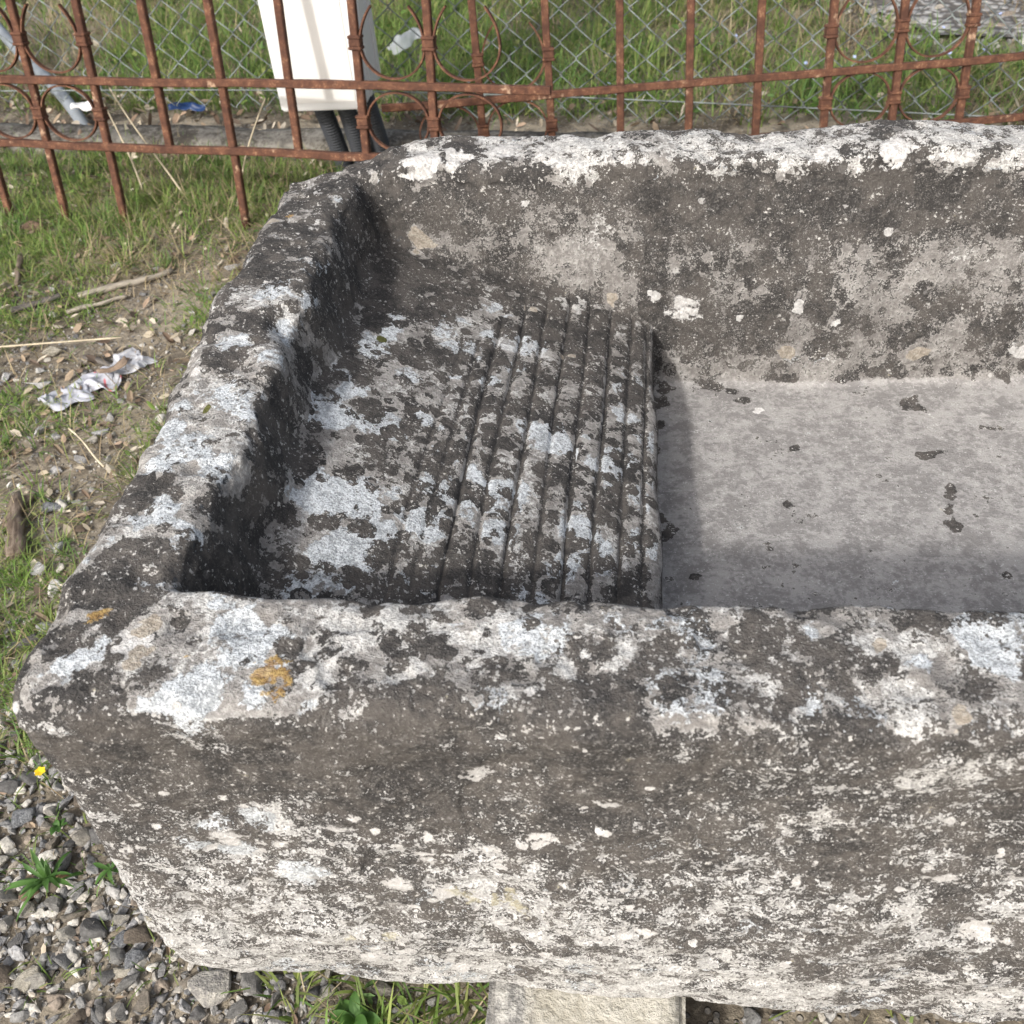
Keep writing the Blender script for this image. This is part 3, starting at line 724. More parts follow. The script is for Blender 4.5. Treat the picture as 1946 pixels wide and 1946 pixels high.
bed = empty('gravel_bed', (-.4, .35, 0))
tag(bed, kind='structure')
def scatter_gravel():
    pts = []
    tries = 13000
    x = rng.uniform(-1.15, .75, tries); y = rng.uniform(.08, 1.35, tries)
    x[:4800] = rng.uniform(-.62, -.20, 4800); y[:4800] = rng.uniform(.22, .62, 4800)
    keep = (rng.random(tries) < gravel_density(x, y)) & sink_clear(x, y, .012)
    x, y = x[keep], y[keep]
    sz = np.clip(rng.lognormal(math.log(.0039), .50, len(x)), .0014, .0105)
    vis = (x < -.20) & (x > -.95) & (y < .9) | ((y < .30) & (x < -.12) & (x > -.6))
    score = np.where(vis, sz / np.sqrt(x * x + y * y + .55), 0)
    order = np.argsort(-score)
    big = order[:285]; rest = order[285:]
    # keep big stones from sharing the same spot
    taken = []
    for k in big:
        for tx, ty, ts in taken:
            if (x[k] - tx) ** 2 + (y[k] - ty) ** 2 < ((sz[k] + ts) * .8) ** 2:
                a = rng.uniform(0, 6.28); x[k] = tx + math.cos(a) * (sz[k] + ts); y[k] = ty + math.sin(a) * (sz[k] + ts)
        taken.append((x[k], y[k], sz[k]))
        me = STONES[int(rng.integers(len(STONES)))]
        o = link('stone', me, None, bed)
        o.location = (x[k] + .4, y[k] - .35, gz(x[k], y[k]) + sz[k] * .42)
        o.rotation_euler = (rng.normal() * .35, rng.normal() * .35, rng.uniform(0, 6.28))
        o.scale = (sz[k],) * 3
    # the rest, joined
    src = []
    for me in STONES:
        v = np.empty(len(me.vertices) * 3, np.float32); me.vertices.foreach_get('co', v)
        f = np.empty(len(me.polygons) * 3, np.int32)
        me.polygons.foreach_get('vertices', f)
        src.append((v.reshape(-1, 3), f.reshape(-1, 3)))
    def merged(xs, ys, ss, lift=.3):
        Vs, Fs, Cs = [], [], []; off = 0
        z0 = ground_z(xs, ys)
        for k in range(len(xs)):
            v, f = src[int(rng.integers(len(src)))]
            a = rng.uniform(0, 6.28); b = rng.normal() * .4
            ca, sa, cb, sb = math.cos(a), math.sin(a), math.cos(b), math.sin(b)
            M = np.array([[ca, -sa, 0], [sa, ca, 0], [0, 0, 1]]) @ np.array([[1, 0, 0], [0, cb, -sb], [0, sb, cb]])
            Vs.append((v @ M.T) * ss[k] + np.array([xs[k], ys[k], z0[k] + ss[k] * lift]))
            Fs.append(f + off); off += len(v)
            c = STONE_TINTS[int(rng.integers(len(STONE_TINTS)))] * rng.uniform(.8, 1.15)
            Cs.append(np.repeat(c[None], len(v), 0))
        return np.concatenate(Vs), np.concatenate(Fs), np.concatenate(Cs)
    GR = tint_material('small_stone', 0, .92, 300, .002)
    Vv, Ff, Cc = merged(x[rest], y[rest], sz[rest])
    o = link('small_stones', mesh_np('small_stones', Vv - np.array([-.4, .35, 0]), Ff, False, Cc), GR, bed)
    tag(o, kind='stuff')
    # grit between
    n = 16000
    gxx = rng.uniform(-1.0, -.02, n); gyy = rng.uniform(.15, 1.15, n)
    kk = (rng.random(n) < gravel_density(gxx, gyy) + .25) & sink_clear(gxx, gyy, .01)
    tet = np.array([(1, 0, -.3), (-.6, .8, -.3), (-.5, -.9, -.3), (.1, 0, .8), (.3, .5, .4)], np.float32)
    tf = np.array([(0, 4, 3), (4, 1, 3), (1, 2, 3), (2, 0, 3), (0, 1, 4), (0, 2, 1)])
    gxx, gyy = gxx[kk], gyy[kk]
    s = rng.uniform(.0008, .0024, len(gxx)); a = rng.uniform(0, 6.28, len(gxx))
    v = np.repeat(tet[None], len(gxx), 0) * s[:, None, None]
    vx = v[:, :, 0] * np.cos(a)[:, None] - v[:, :, 1] * np.sin(a)[:, None] + gxx[:, None]
    vy = v[:, :, 0] * np.sin(a)[:, None] + v[:, :, 1] * np.cos(a)[:, None] + gyy[:, None]
    vz = v[:, :, 2] + ground_z(gxx, gyy)[:, None] + .001
    Vv = np.stack([vx, vy, vz], 2).reshape(-1, 3)
    Ff = (tf[None] + 5 * np.arange(len(gxx))[:, None, None]).reshape(-1, 3)
    Cc = np.repeat(STONE_TINTS[rng.integers(0, len(STONE_TINTS), len(gxx))] * .9, 5, 0)
    tag(link('grit', mesh_np('grit', Vv, Ff, False, Cc), GR), kind='stuff')
    # stones of the far drive
    n = 2600
    rx = rng.uniform(.0, 2.2, n); ry = 2.23 - .42 * (rx - .4) + rng.uniform(-.10, .9, n) ** 1.0 + 2.0 * np.maximum(0, .55 - rx)
    Vv, Ff, Cc = merged(rx, ry, rng.uniform(.006, .016, n), .6)
    tag(link('road_stones', mesh_np('road_stones', Vv, Ff, False, Cc * 1.25), GR), kind='stuff')
scatter_gravel()

def rock_thing(name, x, y, size, mat, label, seed, n=14, flat=.55, long=1.3, rz=0.0, cat='stone', sink=.8, grp=None):
    me = hull_mesh(name, n, flat, seed, long)
    o = link(name, me, mat)
    o.location = (x, y, gz(x, y) + size * flat * sink)
    o.rotation_euler = (random.uniform(-.2, .2), random.uniform(-.2, .2), rz)
    o.scale = (size,) * 3
    return tag(o, label, cat, grp)

def rockmat(name, a, b, sc=2.2):
    t = NT(name); o = t.obj()
    n = t.noise(o, sc, 6, .7); m = t.noise(o, 7, 5, .7)
    return t.finish(t.mix(t.step(t.add(n, t.mul(t.sub(m, .5), .6)), .36, .64), a, b), .9, t.bump(m, .09, .7))
WHITE_ST = rockmat('white_stone', (.50, .50, .50), (.74, .73, .71))
CREAM_ST = rockmat('cream_stone', (.42, .38, .30), (.68, .63, .53))
GREY_ST = rockmat('grey_stone', (.17, .175, .185), (.36, .37, .38))
PATCHY_ST = rockmat('patchy_stone', (.34, .32, .30), (.74, .70, .62), 1.3)
BROWN_ST = rockmat('brown_stone', (.10, .075, .055), (.20, .15, .11))
RED_ST = rockmat('reddish_stone', (.20, .13, .09), (.33, .23, .16))
for args in (
    ('stone', -.591, .685, .0125, WHITE_ST, 'white angular stone lying beside the left edge of the sink, below a flat pale one', 301, 12, .6, 1.2, .4),
    ('stone', -.583, .716, .0125, WHITE_ST, 'flat pale grey white stone next to the sink, above the white angular one', 302, 11, .45, 1.1, 1.3),
    ('stone', -.621, .781, .0115, GREY_ST, 'bluish grey stone in the grass right of the bark chunk', 303, 13, .6, 1.5, .3),
    ('stone', -.752, 1.09, .0125, CREAM_ST, 'cream stone in the short grass left of and above the torn wrapper', 304, 13, .6, 1.25, .2),
    ('stone', -.735, 1.016, .0115, WHITE_ST, 'flat white stone just left of the torn wrapper', 305, 11, .45, 1.5, .25),
    ('stone', -.792, 1.032, .0105, WHITE_ST, 'small white stone at the left edge of the picture beside the torn wrapper', 306, 11, .6, 1.1, 1.0),
    ('stone', -.286, .278, .0165, PATCHY_ST, 'large half white half grey stone on the gravel below the front edge of the sink', 307, 15, .6, 1.35, .35),
    ('stone', -.358, .288, .0082, CREAM_ST, 'small cream stone among grey gravel, right of the leafy weed', 308, 12, .6, 1.2, .2),
    ('stone', -.364, .312, .0092, GREY_ST, 'rounded light grey stone on the gravel above the small cream one', 309, 14, .7, 1.0, .9),
    ('stone', -.349, .300, .0095, GREY_ST, 'long grey stone leaning beside the rounded light grey one', 310, 13, .6, 1.6, 1.2),
    ('stone', -.427, .277, .0105, CREAM_ST, 'long cream stone below the leafy weed', 311, 13, .5, 1.5, 1.0),
    ('stone', -.280, .306, .019, BROWN_ST, 'dark brown stone tucked under the front lower edge of the sink', 312, 15, .55, 1.5, -.1),
    ('stone', -.488, .409, .0135, GREY_ST, 'broad dull grey stone at the left edge below the yellow flower', 313, 14, .5, 1.2, .5),
    ('stone', -.935, 1.442, .0165, RED_ST, 'tan crumbly stone in the grass at the left edge, above the twigs', 314, 15, .6, 1.4, .1),
    ('stone', -.452, .345, .0085, RED_ST, 'reddish brown pebble at the left edge beside the leafy weed', 315, 14, .7, 1.2, .6),
):
    rock_thing(*args)

# ------------------------------------------------------------------ kerb under the mesh fence
def build_kerb():
    t = NT('old_concrete'); o = t.n('ShaderNodeNewGeometry').outputs['Position']
    a = t.noise(o, 14, 6, .65); b = t.noise(o, 120, 5, .7)
    col = t.mix(t.step(t.add(a, t.mul(t.sub(b, .5), .9)), .36, .66), (0.085, 0.075, 0.062), (0.25, 0.235, 0.205))
    m = t.finish(col, .95, t.bump(t.add(b, a), .006, .9))
    n = 160
    xs = np.linspace(-2.6, 2.2, n)
    prof = [(-.135, -.03), (-.132, .018), (-.120, .027), (-.085, .029), (-.06, .024), (-.05, -.03)]
    V = []
    for k, xx in enumerate(xs):
        for dy, dz in prof:
            yy = kerb_y(xx) + dy
            V.append((xx, yy, dz))
    V = np.array(V)
    V[:, 1] += .010 * fbm(V, 16, 3, 5); V[:, 2] += .006 * fbm(V, 20, 3, 6)
    m6 = len(prof)
    F = [(k * m6 + j, k * m6 + m6 + j, k * m6 + m6 + j + 1, k * m6 + j + 1) for k in range(n - 1) for j in range(m6 - 1)]
    me = mesh_np('concrete_kerb', V, np.array(F), True)
    bm = bmesh.new(); bm.from_mesh(me); bmesh.ops.holes_fill(bm, edges=bm.edges[:], sides=8); bmesh.ops.recalc_face_normals(bm, faces=bm.faces[:]); bm.to_mesh(me); bm.free()
    tag(link('concrete_kerb', me, m), 'low rough concrete kerb running along the foot of the wire mesh fence', 'kerb')
build_kerb()

# ------------------------------------------------------------------ tubes and bars
def tube_arrays(pts, r, sides=6, caps=True):
    pts = np.asarray(pts, float); n = len(pts)
    rad = np.full(n, r) if np.isscalar(r) else np.asarray(r)
    T = np.gradient(pts, axis=0); T /= np.linalg.norm(T, axis=1, keepdims=True) + 1e-12
    ref = np.array([0, 0, 1.0]) if abs(T[0][2]) < .9 else np.array([1.0, 0, 0])
    V = []
    for k in range(n):
        a = np.cross(T[k], ref); a /= np.linalg.norm(a) + 1e-12
        b = np.cross(T[k], a); ref = -b if False else ref
        for s in range(sides):
            an = 2 * math.pi * s / sides
            V.append(pts[k] + rad[k] * (math.cos(an) * a + math.sin(an) * b))
    F = []
    for k in range(n - 1):
        for s in range(sides):
            s2 = (s + 1) % sides
            F.append((k * sides + s, k * sides + s2, (k + 1) * sides + s2, (k + 1) * sides + s))
    V = np.array(V); F = np.array(F)
    Fl = [F]
    if caps:
        V = np.concatenate([V, pts[:1], pts[-1:]])
        c0, c1 = len(V) - 2, len(V) - 1
        Fl.append(np.array([(c0, (s + 1) % sides, s) for s in range(sides)] + [(c1, (n - 1) * sides + s, (n - 1) * sides + (s + 1) % sides) for s in range(sides)]))
    return V, Fl

def tube(name, pts, r, mat, parent=None, sides=6, smooth=True):
    V, F = tube_arrays(pts, r, sides)
    return link(name, mesh_np(name, V, F, smooth), mat, parent)

def bar_mesh(name, L, w, d, axis, seed=0, wob=.0006, bev=.0016, segs=14):
    """hand-forged square bar along local X or Z, from 0 to L, slightly uneven"""
    bm = bmesh.new()
    bmesh.ops.create_cube(bm, size=1)
    bmesh.ops.bevel(bm, geom=[e for e in bm.edges if abs((e.verts[0].co - e.verts[1].co).z) > .5], offset=.12, segments=1, affect='EDGES')
    for v in bm.verts:
        v.co = Vector((v.co.x * w, v.co.y * d, (v.co.z + .5) * L))
    es = [e for e in bm.edges if abs((e.verts[0].co - e.verts[1].co).z) > L * .5]
    bmesh.ops.subdivide_edges(bm, edges=es, cuts=segs, use_grid_fill=True)
    P = np.array([v.co for v in bm.verts]) + seed * 3.3
    nz = np.stack([fbm(P, 28, 2, 5), fbm(P, 28, 2, 6)], 1)
    lean = np.stack([fbm(P * np.array([0, 0, 1.0]), 5, 2, 8 + seed), fbm(P * np.array([0, 0, 1.0]), 5, 2, 9 + seed)], 1)
    for k, v in enumerate(bm.verts):
        v.co.x += nz[k, 0] * wob + lean[k, 0] * wob * 1.6
        v.co.y += nz[k, 1] * wob + lean[k, 1] * wob * 1.6
    if axis == 'X':
        for v in bm.verts: v.co = Vector((v.co.z, v.co.y, v.co.x))
        bmesh.ops.reverse_faces(bm, faces=bm.faces[:])
    me = bpy.data.meshes.new(name)
    bm.to_mesh(me); bm.free()
    me.materials.append(RUST)
    return me

def ring_mesh(name, rx, ry, a0, a1, w=.0075, th=.0024, splay=0.0):
    """flat strip bent to an arc in the local XZ plane"""
    n = 40
    V, F = [], []
    closed = abs(a1 - a0) > 359
    N_ = n if closed else n + 1
    for k in range(N_):
        a = R(a0 + (a1 - a0) * k / n)
        e = 0 if closed else splay * max(0, 1 - min(k, n - k) / 7) ** 2
        c, s = math.cos(a), math.sin(a)
        for dr, dy in ((-th / 2, -w / 2), (th / 2, -w / 2), (th / 2, w / 2), (-th / 2, w / 2)):
            V.append(((rx + dr + e) * c, dy, (ry + dr + e) * s))
    for k in range(n):
        k2 = (k + 1) % N_
        for s in range(4):
            F.append((k * 4 + s, k2 * 4 + s, k2 * 4 + (s + 1) % 4, k * 4 + (s + 1) % 4))
    if not closed:
        F += [(0, 1, 2, 3), ((N_ - 1) * 4 + 3, (N_ - 1) * 4 + 2, (N_ - 1) * 4 + 1, (N_ - 1) * 4)]
    V = np.array(V); V += .0005 * np.stack([fbm(V, 40, 2, 1), fbm(V, 40, 2, 2), fbm(V, 40, 2, 3)], 1)
    me = mesh_np(name, V, np.array(F), False)
    me.materials.append(RUST)
    return me

def collar_mesh():
    bm = bmesh.new()
    for z, w, h in ((-.007, .0185, .0045), (0, .0165, .010), (.007, .0185, .0045)):
        r = bmesh.ops.create_cube(bm, size=1)
        for v in r['verts']: v.co = Vector((v.co.x * w, v.co.y * w * .95, v.co.z * h + z))
    bmesh.ops.bevel(bm, geom=bm.edges[:], offset=.0012, segments=1, affect='EDGES')
    me = bpy.data.meshes.new('collar'); bm.to_mesh(me); bm.free()
    me.materials.append(RUST)
    return me
COLLAR = collar_mesh()
SP = .1055
RING = ring_mesh('ring', .0455, .0400, 0, 360)
SCROLL = ring_mesh('scroll', .0465, .0440, 118, 422, splay=.010)
SCROLL_WIDE = ring_mesh('scroll', .0465, .0440, 150, 390, splay=.006)

def put(name, me, root, u, v, w=0.0, ry=0.0):
    o = link(name, me, None, root)
    o.location = (u, w, v); o.rotation_euler = (0, ry, 0)
    return o

def iron_panel(loc, heading, lean, k0, k1, rails, legs, orn, label, v_top=.78, r_ext=(0.0, 0.0), skip_bars=(), only_lower=(), wide_scrolls=(), v_ground=0.0):
    root = empty('iron_fence_panel', loc, (-lean, 0, heading))
    tag(root, label, 'fence panel', 'rusty iron fence panels leaning in a row')
    lo, mid = rails
    for k in range(k0, k1 + 1):
        if k in skip_bars: continue
        z0 = (v_ground - .012 if k in legs else lo - .006)
        me = bar_mesh('bar', v_top - z0, .0110, .0110, 'Z', k + 20)
        o = put('bar', me, root, k * SP, z0)
        o.rotation_euler = (R(rng.normal() * .12), R(rng.normal() * .25), 0)
    ua, ub = k0 * SP - .02 + r_ext[0], k1 * SP + .02 + r_ext[1]
    for q, v in enumerate((lo, mid)):
        put('rail', bar_mesh('rail', ub - ua, .0108, .0115, 'X', q + 50, .0011, segs=40), root, ua, v, -.0035)
    for k in orn:                                     # an ornament fills the gap between bar k and bar k+1
        u = (k + .5) * SP
        put('ring', RING, root, u, (lo + mid) / 2)
        if k not in only_lower:
            put('scroll', SCROLL_WIDE if k in wide_scrolls else SCROLL, root, u, mid + .0535)
    for k in sorted({k for k in orn} | {k + 1 for k in orn}):
        if k in skip_bars or k > k1 or k < k0: continue
        put('collar', COLLAR, root, k * SP, (lo + mid) / 2)
        if k - 1 not in only_lower or k in orn: put('collar', COLLAR, root, k * SP, mid + .056)
    return root

# bar 0 of the left panel is the one standing by the near left corner of the fence row
A0 = np.array([-.5783, 1.4305, 0.0])
hA = R(-8.0)
uA = np.array([math.cos(hA), math.sin(hA), 0])
# legs: bars -5, -3, -2, 0 reach the ground
iron_panel(tuple(A0), hA, R(10), -9, 3, (.115, .2115), {-9, -7, -4, -3, -2, 0}, [-9, -4, -3, 2, 3], 'rusty iron fence panel leaning at the left, in front of the white cabinet',
           r_ext=(0, .485 - 3 * SP - .02))
# right panel stands a little behind it
bP = np.array([.1052, 1.5796, .0681])
iron_panel(tuple(bP), R(7), R(12), -3, 9, (-.0187, .0706), {-3, 0, 3, 6, 9}, [-4, -3, 2, 3], 'rusty iron fence panel rising to the right behind the far rim of the sink',
           only_lower=(-4,), r_ext=(-.1315, 0), v_ground=-.0696)

# ------------------------------------------------------------------ wire mesh fence
def mesh_fence():
    root = empty('wire_mesh_fence', (0, LINE_C, 0), (0, 0, math.atan(LINE_M)))
    tag(root, 'galvanised diamond wire mesh fence running along the kerb behind the iron panels', 'wire fence')
    D, H = .0575, .052
    n = 26
    def wire(sgn, seed):
        rr = np.random.default_rng(seed)
        pts = []
        for k in range(n):
            s = 1 if k % 2 else -1
            x = sgn * s * D / 4 * 2 * .5 * 1.0
            z = k * H / 2
            pts += [(x * .97, .0013 * s, z - .0014), (x, .0, z), (x * .97, -.0013 * s, z + .0014)]
        p = np.array(pts)
        p[:, 0] += .0022 * np.sin(p[:, 2] * 9 + seed) + .0008 * rr.normal(size=len(p)); p[:, 1] += .003 * np.sin(p[:, 2] * 6 + seed * 2)
        V, F = tube_arrays(p, .00105, 5)
        me = mesh_np('wire', V, F, True); me.materials.append(WIRE)
        return me
    vs = [wire(1, k) for k in range(5)]
    L = math.sqrt(1 + LINE_M ** 2)
    for k in range(-52, 46):
        o = link('wire', vs[k % 5], None, root)
        o.location = (k * D / 2 * 1.0 + (0), 0, .030 - .012 * math.sin((k + 20) * .09))
        if k % 2: o.rotation_euler = (0, 0, math.pi)
    for z in (.050, .62):
        pts = [(x, -.004, z + .012 * math.sin(x * 2.2 + 2.4) - .012 * x) for x in np.linspace(-2.2, 2.2, 40)]
        tube('line_wire', pts, .0013, WIRE, root, 5)
    for x in (-2.2, 2.2):
        tube('post', [(x, .02, -.1), (x, .02, .72)], .017, WIRE, root, 10)
    return root
mesh_fence()

# ------------------------------------------------------------------ white cabinet with conduits
def cabinet():
    WHITE = plain('white_grp', (.66, .66, .65), .45, .03, 4)
    GREYW = plain('seam_shade', (.62, .62, .61), .5, .03, 4)
    BLACK = NT('black_conduit').finish((.045, .048, .055), .55)
    xl, xr, yf, dep, zb, zt = -.5148, -.3832, 1.525, .125, .1405, .86
    root = empty('utility_cabinet', ((xl + xr) / 2, yf + dep / 2, 0))
    tag(root, 'white utility cabinet with black ribbed conduits below, behind the left iron panel', 'cabinet')
    w = xr - xl
    def box(name, x0, x1, y0, y1, z0, z1, mat, bev=.003, par=root):
        bm = bmesh.new(); bmesh.ops.create_cube(bm, size=1)
        for v in bm.verts: v.co = Vector(((x0 + x1) / 2 + v.co.x * (x1 - x0), (y0 + y1) / 2 + v.co.y * (y1 - y0), (z0 + z1) / 2 + v.co.z * (z1 - z0)))
        bmesh.ops.bevel(bm, geom=bm.edges[:], offset=bev, segments=2, affect='EDGES')
        me = bpy.data.meshes.new(name); bm.to_mesh(me); bm.free()
        return link(name, me, mat, par)
    body = box('body', -w / 2, w / 2, -dep / 2 + .012, dep / 2, zb, zt, WHITE, .004)
    box('front_cover', -w / 2 - .0005, w / 2 + .0005, -dep / 2, -dep / 2 + .0105, zb - .001, zt + .001, WHITE, .003)
    box('door_panel', -w * .30, w * .40, -dep / 2 - .0012, -dep / 2 + .001, zb + .012, zt - .02, plain('warm_white', (.68, .665, .635), .45, .02, 4), .0006)
    box('side_rib', w / 2 - .001, w / 2 + .003, -dep / 2 + .038, -dep / 2 + .050, zb + .004, zt - .01, WHITE, .001)
    box('side_rib', w / 2 - .001, w / 2 + .003, dep / 2 - .020, dep / 2 - .002, zb + .004, zt - .01, WHITE, .001)
    for tx, ty, bx, by, gxo in ((-.024, -.005, -.022, .050, 0), (.014, .0, .008, .052, 0), (.043, .02, .040, .075, 0)):
        n = 150
        t_ = np.linspace(0, 1, n)
        px = tx + (bx + .012 - tx) * t_ + .004 * np.sin(t_ * 3); py = ty + (by - ty) * t_ ** 1.3; pz = zb + .01 - (zb + .04) * t_
        r = .0140 + .0011 * np.sin(np.arange(n) * math.pi * 2 / 4.0)
        tube('conduit', np.stack([px, py, pz], 1), r, BLACK, root, 14)
    return root
cabinet()

# ------------------------------------------------------------------ support blocks under the sink
def block(name, x0, x1, y0, y1, z1, label, seed):
    n = 26
    t = NT('pale_block_stone'); o = t.obj()
    a = t.noise(o, 18, 6, .65); b = t.noise(o, 150, 5, .72); c = t.noise(t.vmath('MULTIPLY', o, (30, 6, 6)), 3.0, 5, .65)
    col = t.mix(t.step(t.add(a, t.mul(t.sub(b, .5), .8)), .35, .66), (.37, .345, .285), (.53, .505, .44))
    gx = t.n('ShaderNodeSeparateXYZ'); t.l(o, gx.inputs[0])
    m = t.step(t.add(gx.outputs[0], t.mul(t.sub(c, .5), .02)), -.030, -.042)
    col = t.mix(m, col, t.mix(t.step(t.add(c, t.mul(t.sub(b, .5), .8)), .36, .62), (.20, .195, .185), (.47, .455, .42)))
    mat = t.finish(col, .93, t.bump(t.add(a, t.mul(b, .6)), .007, .9))
    bm = bmesh.new(); bmesh.ops.create_cube(bm, size=1)
    for v in bm.verts: v.co = Vector((v.co.x * (x1 - x0), v.co.y * (y1 - y0), (v.co.z + .5) * (z1 + .02) - .02))
    bmesh.ops.bevel(bm, geom=bm.edges[:], offset=.005, segments=2, affect='EDGES')
    bmesh.ops.subdivide_edges(bm, edges=bm.edges[:], cuts=12, use_grid_fill=True)
    P = np.array([v.co for v in bm.verts]) + seed
    d = np.stack([fbm(P, 22, 3, 1), fbm(P, 22, 3, 2), fbm(P, 26, 4, 3)], 1)
    for k, v in enumerate(bm.verts):
        v.co += Vector(d[k]) * .0032
    for f in bm.faces: f.smooth = True
    me = bpy.data.meshes.new(name); bm.to_mesh(me); bm.free()
    o = link(name, me, mat, loc=((x0 + x1) / 2, (y0 + y1) / 2, 0))
    return tag(o, label, 'stone block')
block('support_block', -.0815, .0475, .155, .80, .0625, 'pale squared stone block under the sink, jutting out in front of it', 1.0)
block('support_block', .52, .66, .30, .80, .0610, 'second pale stone block under the far right end of the sink', 5.0)

# ------------------------------------------------------------------ things lying about
def wood_material(name, a, b):
    t = NT(name); o = t.obj()
    n = t.noise(t.vmath('MULTIPLY', o, (1, 6, 6)), 30, 5, .7)
    return t.finish(t.mix(t.step(n, .35, .65), a, b), .9, t.bump(n, .003, .8))
BARK = wood_material('bark_wood', (.085, .062, .045), (.22, .175, .135))
GREYW_ = wood_material('grey_wood', (.18, .16, .13), (.36, .32, .26))
DARKW = wood_material('dark_wood', (.05, .045, .042), (.15, .135, .12))

def stick(x0, y0, x1, y1, r, mat, label, z=0.006, seed=0, name='stick', flat=1.0):
    L = math.hypot(x1 - x0, y1 - y0)
    n = 16
    t_ = np.linspace(0, 1, n)
    p = np.stack([t_ * L, .05 * L * np.sin(t_ * 4 + seed) * (1 - t_) * t_ * 4 * .4, 0 * t_], 1)
    rad = r * (1 - .35 * t_) * (1 + .12 * np.sin(t_ * 19 + seed))
    rad[0] *= .75; rad[-1] *= .6
    V, F = tube_arrays(p, rad, 8)
    V += .22 * r * np.stack([0 * V[:, 0], fbm(V, 60, 3, seed + 1), fbm(V, 60, 3, seed + 2)], 1) * 2
    V[:, 2] *= flat
    o = link(name, mesh_np(name, V, F, True), mat)
    o.location = (x0, y0, gz(x0, y0) + z)
    o.rotation_euler = (0, 0, math.atan2(y1 - y0, x1 - x0))
    return tag(o, label, name)

stick(-.858, 1.192, -.800, 1.236, .0060, DARKW, 'short dark rotten stick in the grass at the far left', .004, 1)
stick(-.775, 1.232, -.655, 1.300, .0062, GREYW_, 'thick pale grey stick lying in the grass left of the sink', .006, 2)
stick(-.775, 1.190, -.700, 1.232, .0038, GREYW_, 'thin pale stick lying in front of the thick grey one', .006, 3)
stick(-.912, 1.345, -.878, 1.258, .0055, BARK, 'brown twig standing up in the grass at the left edge', .008, 4)
stick(-.625, .700, -.665, .800, .0105, BARK, 'brown splintered chunk of bark on the gravel left of the sink', .009, 5, 'bark_chunk', .75)
stick(-.662, .752, -.650, .806, .0075, BARK, 'small splinter of bark beside the brown bark chunk', .006, 6, 'bark_chunk', .7)
stick(-.70, 1.075, -.635, 1.045, .0050, DARKW, 'dark brown twig half hidden behind the torn wrapper', .005, 7)

# dry stalks standing in front of the left panel
def stalk(p0, p1, r, label, seed):
    n = 12; t_ = np.linspace(0, 1, n)
    p = np.array(p0)[None] * (1 - t_)[:, None] + np.array(p1)[None] * t_[:, None]
    p[:, 0] += .008 * np.sin(t_ * 3 + seed)
    rr = r * (1.15 - .5 * t_); rr[-2] *= 1.6
    o = tube('dry_stalk', p - np.array(p0), rr, STALK, None, 5)
    o.location = p0
    return tag(o, label, 'dry stalk', 'bleached dry grass stalks')
STALK = plain('bleached_stalk', (.50, .43, .31), .8, .2, 60)
stalk((-.795, 1.55, 0), (-.830, 1.60, .165), .0016, 'bleached upright grass stalk in front of the left iron panel, left of the slanting one', 1)
stalk((-.715, 1.53, 0), (-.795, 1.58, .165), .0016, 'bleached grass stalk slanting in front of the left iron panel, above the blue scrap', 2)
stalk((-.615, 1.50, .0), (-.535, 1.53, .16), .0016, 'bleached grass stalk leaning up towards the bottom corner of the white cabinet', 3)
stalk((-.86, 1.08, .012), (-.66, 1.10, .016), .0014, 'bleached grass stalk lying flat in the grass above the torn wrapper', 4)
stalk((-.575, .845, .01), (-.655, .905, .018), .0013, 'bleached grass stalk lying beside the sink above the bluish stone', 5)

def sheet(name, nx, ny, fn, mat, label, cat, loc, rz=0.0, th=0.0006):
    u, v = np.meshgrid(np.linspace(0, 1, nx), np.linspace(0, 1, ny), indexing='ij')
    V = fn(u.ravel(), v.ravel())
    i, j = np.meshgrid(np.arange(nx - 1), np.arange(ny - 1), indexing='ij')
    a = (i * ny + j).ravel()
    o = link(name, mesh_np(name, V, np.stack([a, a + ny, a + ny + 1, a + 1], 1), True), mat, loc=loc)
    o.rotation_euler = (0, 0, rz)
    so = o.modifiers.new('thickness', 'SOLIDIFY'); so.thickness = th
    return tag(o, label, cat)

def plastic(name, col, alpha, marks=None):
    t = NT(name); o = t.obj()
    n = t.noise(o, 40, 4, .6)
    c = t.mix(t.step(n, .4, .65), col, tuple(min(.85, q * 1.12) for q in col))
    if marks:
        w = t.n('ShaderNodeTexWave', wave_type='BANDS'); t.l(o, w.inputs[0]); w.inputs['Scale'].default_value = 14; w.inputs['Distortion'].default_value = 5
        mk = t.mul(t.step(w.outputs['Fac'], .93, .98), t.step(t.noise(o, 35, 2), .48, .56))
        c = t.mix(mk, c, marks)
    t.b.inputs['Specular IOR Level'].default_value = .5
    t.finish(c, .5)
    tr = t.n('ShaderNodeBsdfTransparent'); mx = t.n('ShaderNodeMixShader')
    mx.inputs[0].default_value = alpha
    t.l(tr.outputs[0], mx.inputs[1]); t.l(t.b.outputs[0], mx.inputs[2]); t.l(mx.outputs[0], t.out.inputs[0])
    return t.m
def crumple(L, Wd, h, seed, taper=.4):
    def fn(u, v):
        P = np.stack([u * 2.0, v * 1.2, 0 * u], 1)
        a = fbm(P, 1.1, 3, seed, .4); b = fbm(P, 1.3, 3, seed + 9, .4)
        ridge = 1 - np.abs(vnoise(P, 1.2, seed + 4)) * 1.3
        x = (u - .5) * L + a * L * .12
        y = (v - .5) * Wd * (1 - taper * np.abs(u - .45)) + b * Wd * .35 + .25 * Wd * np.sin(u * 5 + seed)
        z = h * (.35 + .9 * np.clip(ridge, 0, 1) * (.4 + .6 * np.sin(np.pi * v)) + .5 * a)
        return np.stack([x, y, np.maximum(z, .001)], 1)
    return fn
